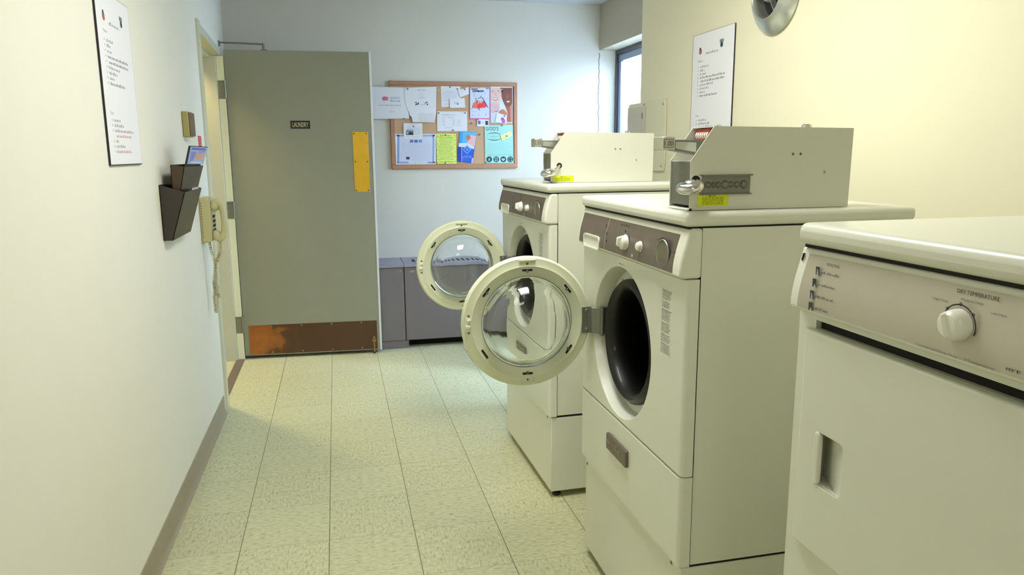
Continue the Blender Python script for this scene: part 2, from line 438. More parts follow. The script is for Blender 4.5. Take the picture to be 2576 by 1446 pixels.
# ---------------------------------------------------------------- heater cabinet under the cork board
ht = thing('heater_cabinet', 'low dark taupe metal heater cabinet along the back wall behind the door', 'heater', (1.0, 5.33, 0))
e_ = MB(); e_.box(-.05, .428, 5.165, 5.495, .058, .585, heater_m); e_.build('end_cover', ht, bevel=.004)
e_ = MB(); e_.box(.433, 1.93, 5.165, 5.495, .058, .585, heater_m); e_.build('front_panel', ht, bevel=.004)
e_ = MB()
prof = [(5.155,.588),(5.158,.602),(5.17,.61),(5.495,.61),(5.495,.587),(5.16,.585)]
for a, c in ((-.05,.43),(.433,1.93)): e_.prism(prof, 'x', a, c, heater_t)
tp = e_.build('top', ht, smooth=30)
e_ = MB()
for i in range(34):
    x = .50+.04*i; e_.box(x, x+.022, 5.24, 5.36, .6101, .6108, dark_gap)
g = e_.build('air_grille', tp); g['label'] = 'row of dark slots'
e_ = MB(); e_.box(-.05,.451,5.172,5.4,.0,.055,heater_m); e_.box(.451,1.93,5.26,5.4,.0,.055,dark_gap); e_.build('plinth', ht)
e_ = MB(); fl = Flat(e_, (.47,5.1645,.548),(1,0,0),(0,0,1)); fl.words(0,.045,0,.011,.0002,pc(190,186,186)); fl.disc(.0-.02-.045, .012, .004,.0002, pc(190,186,186)); e_.build('maker_mark', ht)

# ---------------------------------------------------------------- left wall: sign, chime, sticker
def wall_sign(name, label, O, U, loc):
    """instruction sheet on thin board; O = lower left corner seen by a reader, U along the reading direction"""
    W, H = .365, .505
    t = thing(name, label, 'sign', loc)
    U = Vector(U); V = Vector((0,0,1)); N = U.cross(V)
    e = MB(); o = Vector(O)
    e.hexa([o, o+U*W, o+U*W+V*H, o+V*H, o+N*.0055, o+U*W+N*.0055, o+U*W+V*H+N*.0055, o+V*H+N*.0055], ink)
    e.build('backing_board', t)['label'] = 'thin dark edged board'
    e = MB(); f = Flat(e, o+N*.00554, U, V); f.rect(.003, .003, W-.001, H-.001, 0, paper)
    sh = e.build('sheet', t)
    e = MB(); f = Flat(e, o+N*.00557, U, V)
    f.disc(.075, .43, .013, 0, pc(120,110,120), 12); f.disc(.08, .427, .008, .0002, inkr, 10); f.rect(.066,.436,.08,.447,.0002,pc(60,60,70))
    f.rect(.245,.425,.28,.452,0,pc(226,232,236)); f.rect(.245,.445,.278,.458,.0001,pc(110,140,140)); f.disc(.262,.436,.011,.0003,pc(60,50,70),14)
    f.words(.125,.235,.413,.009,0,inkg)
    f.text('Washer:', .055,.385,.009,0,inkg)
    for i,(a,c) in enumerate(((.08,.155),(.08,.12),(.08,.135),(.08,.30),(.088,.30),(.08,.20),(.08,.165),(.08,.13),(.08,.24))):
        f.words(a,c,.360-.0155*i,.0085,0,ink if i in(3,4,8) else inkg); f.rect(.058,.361-.0155*i,.062,.367-.0155*i,0,inkg)
    f.text('Dryer:', .05,.15,.009,0,inkg)
    for i,(a,c,m) in enumerate(((.08,.15,inkg),(.08,.18,inkg),(.08,.29,inkg),(.09,.27,inkr),(.08,.115,inkg),(.08,.18,inkg),(.08,.125,inkg),(.126,.25,inkr))):
        v = .130-.0155*min(i,6); f.words(a,c,v,.0085,0,m)
        if i not in (3,7): f.rect(.058,v+.001,.062,v+.007,0,inkg)
    f.words(.10,.30,.008,.008,0,inkg) if False else None
    f.rect(.045,.0222,.055,.0226,0,inkg)
    e.build('printed_text', sh)
    return t
wall_sign('instruction_sign', 'tall white instruction sheet on the left wall nearest the camera', (LX+.0005, 2.40, 1.338), (0,1,0), (LX+.0005, 2.58, 1.338))
wall_sign('instruction_sign', 'tall white instruction sheet on the right wall behind the nearer coin box', (RX-.0005, 3.198, 1.372), (0,-1,0), (RX-.0005, 3.02, 1.372))

t = thing('thermostat', 'small olive and brown box on the left wall above the file pockets', 'thermostat', (LX, 3.60, 1.45))
e_ = MB(); e_.box(LX+.0005, LX+.028, 3.548, 3.655, 1.446, 1.556, olive); e_.build('base', t, bevel=.004)
e_ = MB(); e_.box(LX+.028, LX+.036, 3.552, 3.651, 1.450, 1.552, brownp); c_ = e_.build('cover', t, bevel=.003)
e_ = MB(); e_.box(LX+.0362, LX+.0368, 3.57, 3.575, 1.53, 1.536, dark_gap); e_.build('slot', c_)
t = thing('notice_sticker', 'small red notice sticker beside the door frame above the phone', 'sticker', (LX, 3.955, 1.408))
e_ = MB(); e_.box(LX+.0002, LX+.0012, 3.915, 4.0, 1.408, 1.46, redst); sh = e_.build('sticker_sheet', t)
e_ = MB(); f = Flat(e_, (LX+.0014, 3.915, 1.408), (0,1,0), (0,0,1))
for i in range(4): f.words(.008,.078,.008+.011*i,.006,0,pc(245,225,220))
e_.build('printed_text', sh)

# ---------------------------------------------------------------- file pockets and brochure
t = thing('file_pocket', 'dark smoke plastic wall pocket below the brochure, lowest on left wall', 'file holder', (LX, 3.18, 1.05))
def pocket(t, y0, y1, xb, xtn, xtf, xbot, z0, ztb, ztf, m1, m2):
    T = .0025
    e = MB(); e.box(xb+.0005, xb+.0005+T, y0, y1, z0, ztb, m1); e.build('back_panel', t)
    e = MB()
    e.hexa([(xbot,y0,z0),(xbot,y1,z0),(xtf,y1,ztf),(xtn,y0,ztf),(xbot-T,y0,z0),(xbot-T,y1,z0),(xtf-T,y1,ztf),(xtn-T,y0,ztf)], m2)
    e.build('front_panel', t)
    for yy, xt in ((y0, xtn), (y1-T, xtf)):
        e = MB(); e.prism([(xb+.001,z0),(xbot,z0),(xt,ztf),(xb+.001,ztb)], 'y', yy, yy+T, m1); e.build('side_panel', t)
    e = MB(); e.box(xb+.001, xbot, y0, y1, z0-.002, z0, m1); e.build('bottom_panel', t)
pocket(t, 3.0, 3.36, LX, -.555, -.555, -.611, 1.052, 1.259, 1.231, smoke, smoke)
t = thing('file_pocket', 'brown plastic pocket standing inside the lower wall pocket, holding the brochure', 'file holder', (-.59, 3.2, 1.15))
pocket(t, 3.035, 3.352, -.606, -.556, -.540, -.594, 1.150, 1.332, 1.324, smoke2, smoke)
t = thing('folded_paper', 'white folded paper tucked into the lower wall pocket', 'paper', (-.566, 3.27, 1.16))
e_ = MB(); e_.hexa([(-.578,3.20,1.19),(-.578,3.33,1.19),(-.5605,3.33,1.238),(-.5605,3.20,1.238),(-.581,3.20,1.19),(-.581,3.33,1.19),(-.564,3.33,1.238),(-.564,3.20,1.238)], paper)
e_.build('sheet', t)
t = thing('brochure', 'blue and orange brochure sticking up out of the brown pocket', 'brochure', (-.57, 3.25, 1.2))
P0 = [Vector((-.592,3.17,1.26)), Vector((-.579,3.335,1.26)), Vector((-.514,3.335,1.400)), Vector((-.556,3.185,1.403))]
nn = (P0[1]-P0[0]).cross(P0[3]-P0[0]).normalized()*-.006
if nn.x > 0: nn = -nn
e_ = MB(); e_.hexa(P0+[p+nn for p in P0], ink); br = e_.build('cover_stock', t); br['label'] = 'dark spine and edges'
e_ = MB(); U = P0[2]-P0[3]; V = (P0[0]-P0[3])*.5; f = Flat(e_, P0[3]-nn.normalized()*.0006, U, V, -nn.normalized())
f.poly([(.03,.03),(.97,.03),(.93,.98),(.03,.98)],0,pc(168,178,212)); f.rect(.1,.08,.9,.2,.0003,pc(88,116,196)); f.poly([(.3,.4),(.88,.34),(.8,.66),(.5,.72),(.3,.62)],.0003,pc(206,158,134)); f.poly([(.1,.3),(.42,.27),(.3,.78),(.12,.84)],.0004,pc(128,138,200)); f.poly([(.5,.24),(.9,.22),(.85,.34),(.5,.4)],.0004,pc(140,150,205)); f.rect(.2,.86,.8,.9,.0005,pc(240,240,250))
e_.build('printed_cover', br)

# ---------------------------------------------------------------- wall phone
t = thing('wall_telephone', 'beige wall telephone with handset and coiled cord beside the door frame', 'telephone', (LX, 3.85, .95))
e_ = MB(); e_.prism([(LX+.0005,.952),(LX+.04,.952),(LX+.05,.965),(LX+.052,1.14),(LX+.04,1.168),(LX+.0005,1.168)], 'y', 3.79, 3.93, beige)
body = e_.build('body', t, bevel=.006, seg=3)
e_ = MB()
for i in range(14): e_.box(LX+.008, LX+.011, 3.7892, 3.7898, .975+.0125*i, .982+.0125*i, wood)
e_.build('side_vents', body)
e_ = MB()
for i in range(4):
    for j in range(3): e_.box(LX+.052, LX+.0555, 3.832+.02*j, 3.845+.02*j, 1.0+.022*i, 1.014+.022*i, ink)
e_.build('keypad', body, bevel=.001)['label'] = 'black keys'
e_ = MB()
hx = LX+.085
def hs(y, z, x, r):  # handset cross sections
    return (x, y, z, r)
pts = [(LX+.062,3.812,1.128),(LX+.082,3.812,1.142),(LX+.097,3.812,1.128),(LX+.102,3.812,1.10),(LX+.104,3.812,1.05),(LX+.102,3.812,1.005),(LX+.097,3.812,.982),(LX+.082,3.812,.968),(LX+.062,3.812,.982)]
e_.tube(pts, [.021,.022,.018,.014,.0125,.014,.018,.022,.021], beige, 16)
for zz in (1.126, .984): e_.lathe([(0,.0),(.022,.0),(.026,.006),(.026,.02),(.018,.03),(0,.032)], (LX+.053,3.812,zz), (1,0,0), beige, 20)
e_.build('handset', t, smooth=60)
def helix(path, R, pitch, per=9):
    P = [Vector(p) for p in path]
    L = [0]
    for a, c in zip(P, P[1:]): L.append(L[-1]+(c-a).length)
    n = int(L[-1]/pitch*per); out = []
    for i in range(n+1):
        s = L[-1]*i/n; k = 0
        while k < len(P)-2 and L[k+1] < s: k += 1
        q = P[k].lerp(P[k+1], (s-L[k])/(L[k+1]-L[k])); tt = (P[k+1]-P[k]).normalized()
        u = tt.cross(Vector((0,1,0))); u = u.normalized() if u.length > .1 else Vector((1,0,0)); w = tt.cross(u)
        a = 2*PI*i/per; out.append(q+(u*math.cos(a)+w*math.sin(a))*R)
    return out
e_ = MB()
s1 = [(LX+.028,3.83,.953),(LX+.034,3.83,.90),(LX+.045,3.84,.85),(LX+.040,3.85,.80),(LX+.030,3.85,.75),(LX+.036,3.84,.71),(LX+.05,3.83,.69),(LX+.05,3.85,.675)]
s2 = [(LX+.082,3.812,.965),(LX+.075,3.82,.90),(LX+.052,3.85,.85),(LX+.045,3.83,.80),(LX+.044,3.84,.76),(LX+.032,3.85,.72),(LX+.028,3.85,.68),(LX+.030,3.84,.64),(LX+.028,3.84,.605),(LX+.034,3.85,.60),(LX+.036,3.845,.65),(LX+.046,3.84,.70),(LX+.05,3.83,.735)]
e_.tube(helix(s1,.0065,.0085), .0022, beige, 5); e_.tube(helix(s2,.0065,.0085), .0022, beige, 5)
e_.build('coiled_cord', t, smooth=80)

# ---------------------------------------------------------------- cork board + papers
BW = (.395, 1.332, 1.258, 1.878)   # x0,x1,z0,z1 on y=5.5
BT = 5.478
def B(u, v):     # position on the board of a point read off an enlarged view of it
    s = .5; tt = .5
    for _ in range(4):
        ul = 320+50*tt; ur = 2137+3*tt; s = (u-ul)/(ur-ul)
        vt = 112+33*s; vb = 1363-24*s; tt = (v-vt)/(vb-vt)
    return (BW[0]+(BW[1]-BW[0])*s, BW[3]-(BW[3]-BW[2])*tt)
t = thing('cork_board', 'oak framed cork notice board covered in papers on the back wall', 'notice board', ((BW[0]+BW[1])/2, BY, BW[2]))
e_ = MB(); e_.box(BW[0]+.02, BW[1]-.02, BY-.012, BY-.0005, BW[2]+.02, BW[3]-.02, cork); e_.build('cork_panel', t)
e_ = MB()
for (x0,x1,z0,z1) in ((BW[0],BW[1],BW[3]-.028,BW[3]),(BW[0],BW[1],BW[2],BW[2]+.032),(BW[0],BW[0]+.032,BW[2]+.032,BW[3]-.028),(BW[1]-.027,BW[1],BW[2]+.032,BW[3]-.028)):
    e_.box(x0, x1, BT, BY-.0005, z0, z1, oak)
e_.build('frame', t, bevel=.003)
class Page:
    """sheet pinned on the board; corner points in enlarged-view pixels tl,tr,br,bl"""
    def __init__(s, name, label, cat, q, layer=0, m=paper, tilt=0):
        s.y = BY-.0135-.0022*layer if layer < 9 else BT-.002-.0025*(layer-9)
        s.q = [B(*p) for p in q]; cx = sum(p[0] for p in s.q)/len(q); cz = sum(p[1] for p in s.q)/len(q)
        s.t = thing(name, label, cat, (cx, s.y, cz))
        e = MB(); e.prism(s.q, 'y', s.y-.0006, s.y, m); s.sheet = e.build('sheet', s.t)
        s.e = MB(); s.h = s.y-.0009
        x, z = s.q[0]; s.pins = []
    def pt(s, p, k=0): x, z = B(*p); return (x, s.h-.0002*k, z)
    def poly(s, pts, m, k=0): n = s.e.add([s.pt(p, k) for p in pts]); s.e.face(range(n, n+len(pts)), m)
    def rect(s, u0, v0, u1, v1, m, k=0): s.poly([(u0,v0),(u1,v0),(u1,v1),(u0,v1)], m, k)
    def disc(s, u, v, r, m, k=0, rv=None): s.poly([(u+r*math.cos(2*PI*i/20), v+(rv or r)*math.sin(2*PI*i/20)) for i in range(20)], m, k)
    def flat(s, u, v, k=0): x, z = B(u, v); return Flat(s.e, (x, s.h-.0002*k, z), (.000518,0,0), (0,0,.000498), (0,-1,0))
    def words(s, u0, u1, v, h, m, k=0, wl=3.2): s.flat(u0, v, k).words(0, u1-u0, 0, h, 0, m, wl)
    def text(s, st, u, v, h, m, w=None, k=0): s.flat(u, v, k).text(st, 0, 0, h, 0, m, width=w)
    def pin(s, u, v, m): s.pins.append((u, v, m))
    def done(s, name='printed_marks'):
        if s.e.v: s.e.build(name, s.sheet)
        for u, v, m in s.pins:
            x, z = B(u, v); e = MB(); e.lathe([(0,.009),(.004,.009),(.0045,.007),(.0025,.004),(.005,.0015),(.005,0),(0,0)], (x, s.h, z), (0,-1,0), m, 12)
            e.build('pushpin', s.t, smooth=40)
g1 = pc(30,110,90); g2 = pc(50,50,110); blu = pc(140,170,220); lav = pc(170,170,215)
p = Page('flyer', 'wide white flyer with red blot overhanging the board left edge', 'paper', [(85,195),(560,205),(600,640),(105,645)], 9)
p.poly([(225,345),(262,332),(310,340),(310,385),(240,390)], pc(216,110,130)); p.words(340,480,362,12,inkg); p.words(340,480,345,10,lav); p.text('000-000-0000',338,400,18,pc(110,100,160),w=140) if False else p.words(338,482,400,18,pc(100,90,150),wl=2.4)
p.words(190,490,460,16,pc(170,180,190)); p.words(330,410,548,10,lav); p.pin(528,642,g1); p.done()
p = Page('flyer', 'torn white flyer with fringed tear-off tabs and black ink spots', 'paper', [(535,205),(975,198),(975,560),(950,690),(650,695),(635,640),(600,560),(585,520),(545,430),(535,380)], 2) if False else Page('flyer', 'torn white flyer with fringed tear-off tabs and black ink spots', 'paper', [(535,208),(975,198),(972,560),(950,696),(648,692),(634,620),(604,590),(598,540),(580,525),(550,430),(538,380)], 10)
p.words(715,830,250,12,inkg)
for i in range(5): p.words(745,800,290+18*i,8,pc(200,200,208))
p.words(720,830,352,8,pc(210,180,190))
for u,v,r in ((692,418,10),(725,425,9),(705,438,9),(690,448,8),(720,440,8),(840,415,10),(850,443,10),(820,425,7)): p.disc(u,v,r,ink)
p.words(748,830,448,9,inkg)
for i in range(13): p.poly([(735+17*i,560+(i%3)*8),(738+17*i,560),(736+17*i,690),(732+17*i,690)], pc(196,184,168))
p.pin(577,228,pc(60,70,90)); p.done()
p = Page('letter', 'pale letter sheet with faint lines behind two small cards', 'paper', [(1040,188),(1315,192),(1312,470),(1050,482)], 0)
for i in range(9): p.words(1065,1270,275+15*i,7,pc(195,200,225))
p.words(1110,1210,262,8,lav); p.words(1080,1150,440,8,pc(190,190,215)); p.pin(1170,203,g2); p.pin(1273,228,pc(90,100,150)); p.done()
p = Page('note_card', 'small tilted blank note card, top centre of the cork board', 'paper', [(1283,243),(1432,200),(1436,300),(1310,345)], 2)
p.words(1310,1380,262,6,pc(200,205,230)); p.pin(1380,232,pc(110,110,170)); p.done()
p = Page('business_card', 'white business card over the corner of the pale letter', 'card', [(1162,365),(1375,355),(1385,488),(1168,492)], 3)
p.words(1225,1290,412,9,pc(130,130,170)); p.words(1225,1265,435,9,inkg); p.disc(1275,436,12,pc(110,90,150)); p.done()
p = Page('schedule_sheet', 'white schedule sheet with columns of figures at board centre', 'paper', [(988,538),(1412,542),(1416,820),(990,820)], 1)
p.words(1060,1245,596,12,pc(150,155,190)); p.words(1065,1100,632,10,pc(170,175,205)); p.words(1140,1235,632,10,pc(170,175,205))
for i in range(4): p.words(1065,1105,665+24*i,9,pc(160,165,200)); p.words(1205,1245,665+24*i,9,pc(150,155,190)); p.words(1268,1330,665+24*i,9,pc(160,165,200))
p.words(1100,1200,770,9,pc(160,165,200)); p.pin(1010,562,g1); p.pin(1383,562,g1); p.pin(1213,802,g1); p.done()
# dance poster
p = Page('dance_poster', 'poster of leaping dancers in red skirts with magenta border', 'poster', [(1446,205),(1745,205),(1745,648),(1448,652)], 1, pc(205,90,150))
p.rect(1456,208,1732,636,pc(222,230,244)); p.rect(1470,222,1562,240,pc(120,90,80),1); p.rect(1488,248,1650,272,pc(40,50,80),1)
p.text('THE JOY', 0,0,1,ink) if False else None
p.words(1495,1560,266,14,pc(235,235,245),2,2.2); p.words(1590,1645,266,14,pc(235,235,245),2,2.2); p.poly([(1672,210),(1730,210),(1728,228),(1690,236)],pc(190,140,200),1)
for a,c in (((1500,290),(1520,340)),((1520,290),(1505,330)),((1590,300),(1600,345)),((1625,300),(1610,340)),((1670,280),(1655,330)),((1555,300),(1548,345))): 
    x0,y0=a;x1,y1=c; p.poly([(x0,y0),(x0+5,y0),(x1+5,y1),(x1,y1)],pc(150,170,215),1)
p.poly([(1482,470),(1500,420),(1560,380),(1600,400),(1590,470),(1540,500),(1500,492)],pc(226,110,80),1)
p.poly([(1550,470),(1575,430),(1620,425),(1640,460),(1620,495),(1570,500)],pc(222,40,40),2)
p.poly([(1600,420),(1650,390),(1690,440),(1700,470),(1650,496),(1615,480)],pc(214,60,80),1)
for u,v in ((1537,365),(1582,355),(1610,345),(1636,355)): p.disc(u,v,8,pc(60,50,60),2,10)
for a,c,d_,m in (((1535,370),(1520,440),9,pc(220,180,170)),((1582,365),(1570,440),9,pc(230,225,235)),((1612,355),(1620,430),10,pc(226,190,180)),((1640,365),(1690,450),12,pc(60,60,90)),((1690,450),(1715,495),10,pc(70,60,130)),((1545,380),(1555,440),7,pc(50,50,70)),((1500,470),(1475,512),8,pc(60,60,110)),((1578,490),(1585,525),12,pc(70,60,120)),((1555,490),(1560,510),7,pc(70,60,120)),((1660,400),(1710,350),4,pc(160,160,190))):
    p.poly([(a[0]-d_/2,a[1]),(a[0]+d_/2,a[1]),(c[0]+d_/2,c[1]),(c[0]-d_/2,c[1])],m,3)
p.words(1475,1530,548,7,pc(120,120,170),1)
for u in (1480,1572,1672): p.text('12',u,598,20,pc(210,140,170),k=1) if False else p.words(u,u+26,598,22,pc(214,150,180),1); p.words(u+30,u+48,595,8,pc(180,180,210),1)
p.pin(1592,214,pc(200,190,150)); p.done('printed_picture')
# portrait poster
p = Page('portrait_poster', 'photo poster of two smiling faces at the board top right', 'poster', [(1748,198),(2070,200),(2065,705),(1750,700)], 1)
p.rect(1757,210,2062,692,pc(226,232,246))
sk1 = pc(232,200,186); sk2 = pc(120,66,48)
p.poly([(1890,214),(2062,214),(2062,692),(1990,692),(1985,640),(1995,560),(1960,470),(1915,370),(1900,300)],pc(150,90,72),1)
p.poly([(1920,240),(1950,214),(2062,214),(2062,420),(2030,470),(1990,478),(1955,450),(1920,370)],sk2,2)
p.poly([(1757,214),(1895,214),(1908,290),(1895,390),(1860,430),(1800,435),(1757,390)],sk1,2)
p.poly([(1760,420),(1875,420),(1880,500),(1860,540),(1760,560)],pc(222,186,186),1)
p.poly([(1757,560),(1860,530),(1900,690),(1757,692)],pc(214,222,240),1)
p.poly([(1868,545),(1900,515),(1945,515),(1985,560),(1985,600),(1868,575)],pc(186,110,84),3)
p.poly([(1757,214),(1800,214),(1775,262),(1757,280)],pc(226,206,170),3); p.poly([(1890,214),(1925,214),(1935,250),(1910,300),(1905,260)],pc(52,34,34),3)
p.poly([(1780,352),(1860,346),(1850,384),(1815,394),(1790,380)],pc(196,100,96),3); p.poly([(1786,358),(1854,352),(1845,372),(1815,380),(1794,372)],pc(250,250,250),4)
p.poly([(1975,400),(2032,392),(2020,415),(1990,420)],pc(238,222,214),3)
for u,v,m,r in ((1780,272,pc(90,90,120),10),(1862,268,pc(90,90,120),10),(1950,300,pc(30,18,18),10),(2030,292,pc(30,18,18),10)): p.disc(u,v,r,m,4,4)
for u,v in ((1952,300),(2032,293)): p.disc(u,v,3,pc(230,220,215),5)
p.poly([(1765,255),(1795,252),(1795,257),(1766,261)],pc(150,120,110),4); p.poly([(1845,250),(1880,252),(1880,258),(1846,255)],pc(150,120,110),4)
p.poly([(1822,275),(1830,275),(1838,325),(1812,328)],pc(214,170,158),3); p.poly([(1990,290),(2000,290),(2012,352),(1980,356)],pc(160,96,74),3)
p.poly([(2030,470),(2062,440),(2062,692),(2040,692)],pc(206,130,110),2)
p.pin(1912,236,pc(225,225,225)); p.done('printed_picture')
p = Page('gift_card', 'small white card with purple gift picture over the portrait poster', 'card', [(1838,560),(1988,600),(1972,722),(1815,690)], 3)
p.poly([(1935,598),(1960,600),(1958,618),(1935,614)],pc(120,60,150)); p.poly([(1898,640),(1935,632),(1960,670),(1952,710),(1912,705)],pc(190,90,170)); p.poly([(1898,632),(1935,632),(1935,650),(1900,655)],pc(70,40,90),1); p.done()
p = Page('ticket_stub', 'white ticket with two dark stamps under the dance poster', 'card', [(1552,648),(1725,655),(1722,750),(1552,752)], 2)
p.rect(1567,672,1603,720,pc(110,120,160)); p.rect(1672,674,1712,732,pc(50,50,62)); p.words(1615,1660,710,30,pc(200,205,225)); p.pin(1570,655,redst); p.done()
p = Page('photo_notice', 'small white notice with dark photograph above the blue bordered calendar', 'paper', [(522,706),(782,706),(787,925),(527,925)], 2)
p.rect(560,790,660,872,pc(110,120,135)); p.rect(560,790,660,815,pc(170,190,205),1); p.poly([(560,850),(600,845),(615,825),(640,845),(660,842),(660,872),(560,872)],pc(45,40,55),1); p.poly([(572,835),(590,830),(592,860),(572,862)],pc(190,210,215),2)
for i in range(3): p.words(580,650,752+14*i,7,pc(170,170,190))
for i in range(8): p.words(670,770,775+13*i,7,pc(185,180,200))
p.words(600,700,728,9,pc(150,150,180)); p.words(560,750,900,8,pc(180,180,195)); p.pin(663,752,g1); p.done()
p = Page('calendar_sheet', 'white calendar sheet with pale blue border at the board lower left', 'paper', [(412,858),(975,855),(975,1290),(420,1295)], 1)
for r in ((435,870,950,892),(455,1255,965,1278),(925,870,950,1270),(440,870,468,1270)): p.rect(*r,blu)
p.rect(595,1253,855,1282,pc(235,238,250),1); p.words(600,850,1276,10,pc(140,150,190),2)
p.rect(468,892,925,1255,pc(222,226,245),0)
for u,m in ((612,pc(110,110,160)),(673,pc(60,110,180)),(733,pc(120,150,190))): p.rect(u,942,u+48,980,m,1)
p.rect(562,1185,610,1222,pc(70,55,100),1)
for u,v in ((433,880),(950,876),(450,1268),(957,1262)): p.disc(u,v,9,pc(90,50,90),1)
for i in range(12): p.words(490,900,1000+22*i,7,pc(200,204,230),1)
p.done()
p = Page('care_flyer', 'yellow flyer headed Elder Helper Care Available', 'paper', [(977,852),(1255,855),(1263,1282),(990,1285)], 2, pc(226,240,120))
dg = pc(60,90,50)
p.text('Elder Helper',1032,890,20,dg,w=160); p.text('Care Available',1018,920,20,dg,w=196)
for i,(a,c) in enumerate(((1015,1218),(1018,1205),(1032,1200),(1030,1190),(1005,1222),(1000,1235),(1015,1225),(1010,1215),(1018,1212),(1005,1235),(1015,1220),(1015,1225),(1035,1205),(998,1235))): p.words(a,c,948+21.2*i,10,pc(90,120,60),0,2.6)
p.text('Phone:',1025,1260,15,dg); p.words(1090,1225,1260,14,dg)
for u,v in ((993,890),(1230,882),(1236,943),(1000,1000),(1232,1005),(992,1085),(1240,1113),(995,1172),(1245,1180),(1000,1258),(1243,1248)): p.disc(u,v,6,pc(110,120,40))
p.pin(1105,872,dg); p.pin(1105,1272,dg); p.done()
p = Page('health_leaflet', 'blue folded leaflet with pink figure at the board lower middle', 'leaflet', [(1312,825),(1550,835),(1490,1275),(1278,1248)], 2, pc(30,90,200))
p.poly([(1312,825),(1355,828),(1335,1010),(1292,1000)],pc(70,160,225)); p.poly([(1355,828),(1550,838),(1515,1045),(1335,1010)],pc(90,190,230)); p.poly([(1395,880),(1450,870),(1540,890),(1520,1030),(1440,1010),(1400,940)],pc(232,190,190),1)
p.poly([(1395,880),(1450,870),(1465,920),(1420,960),(1398,930)],pc(190,110,90),2); p.poly([(1292,990),(1420,985),(1515,1040),(1508,1075),(1420,1050),(1290,1040)],pc(225,232,245),2)
p.poly([(1410,1015),(1475,1080),(1410,1145),(1350,1080)],pc(110,160,230),3); p.poly([(1410,1040),(1450,1080),(1410,1120),(1372,1080)],pc(30,90,200),4); p.disc(1412,1078,14,pc(150,190,240),5)
p.words(1365,1480,1178,14,pc(225,232,245),1); p.words(1340,1480,1198,14,pc(225,232,245),1); p.words(1340,1440,1228,6,pc(160,190,235),1); p.poly([(1480,1200),(1498,1200),(1488,1275),(1472,1272)],pc(225,232,245),1)
p.poly([(1278,1040),(1334,1040),(1330,1255),(1278,1248)],pc(20,60,150),1); p.poly([(1330,1040),(1337,1040),(1340,1255),(1332,1255)],pc(200,215,240),2); p.done()
mint = pc(176,230,218); teal = pc(70,120,125); dk = pc(20,52,54)
p = Page('mint_flyer', 'mint green flyer reading GODS with a fish outline at lower right', 'paper', [(1662,738),(2075,728),(2085,1272),(1672,1275)], 1, mint)
p.e and None
p.text("GOD'S",1678,808,50,dk,w=188)
def arc(cu, cv, ru, rv, a0, a1, w, m, k=1, n=18):
    for i in range(n):
        a = math.radians(a0+(a1-a0)*i/n); c = math.radians(a0+(a1-a0)*(i+1)/n)
        ww = w*math.sin(PI*(i+.5)/n)+1.5
        p.poly([(cu+ru*math.cos(a),cv-rv*math.sin(a)),(cu+(ru)*math.cos(c),cv-rv*math.sin(c)),(cu+ru*math.cos(c),cv-(rv-ww)*math.sin(c)),(cu+ru*math.cos(a),cv-(rv-ww)*math.sin(a))],m,k)
arc(1800,895,112,58,5,178,11,teal); arc(1800,895,112,58,-178,-5,11,teal)
p.words(1745,1865,900,10,teal); p.words(1770,1830,922,6,teal); p.words(1775,1825,878,6,teal)
for i in range(12): p.words(1688,2070,990+17*i-(i>5)*3,4,pc(120,185,180))
p.rect(1690,1153,2070,1156,teal)
for i,u in enumerate((1728,1830,1932,2033)): p.disc(u,1218,42,dk,1)
p.poly([(1728,1192),(1742,1220),(1738,1240),(1724,1242),(1714,1228)],mint,2); p.disc(1728,1228,6,dk,3)
for s_ in (-1,1): p.disc(1830+14*s_,1206,10,mint,2,18); p.disc(1830+12*s_,1238,8,mint,2,10); p.disc(1830+14*s_,1206,5,dk,3,11)
p.poly([(1932,1246),(1908,1222),(1910,1206),(1922,1202),(1932,1212),(1942,1202),(1954,1206),(1956,1222)],mint,2)
p.rect(2010,1194,2056,1242,mint,2); p.rect(2015,1199,2051,1237,dk,3)
p.pin(1683,1262,g1); p.pin(1913,738,g1); p.done()
p = Page('yellow_tag', 'pale yellow cut-out tag pinned across the mint flyer', 'paper', [(1888,876),(2050,812),(2068,885),(1912,955)], 3, pc(238,238,170))
p.words(1930,2010,918,5,pc(170,170,100)); p.pin(1980,888,g2); p.done()
for i,(u,v,m,l) in enumerate(((1008,250,pc(235,235,225),'white pushpin in bare cork right of the torn flyer'),(1595,865,g1,'dark green pushpin in bare cork above the blue leaflet'),(1478,708,wood,'brown pushpin in bare cork left of the ticket'))):
    x, z = B(u, v); e = MB(); e.lathe([(0,.009),(.004,.009),(.0045,.007),(.0025,.004),(.005,.0015),(.005,0),(0,0)], (x, BY-.0121, z), (0,-1,0), m, 12)
    tag(e.build('pushpin', smooth=40, org=(x, BY-.0121, z)), l, 'pushpin', 'loose pushpins in the cork')

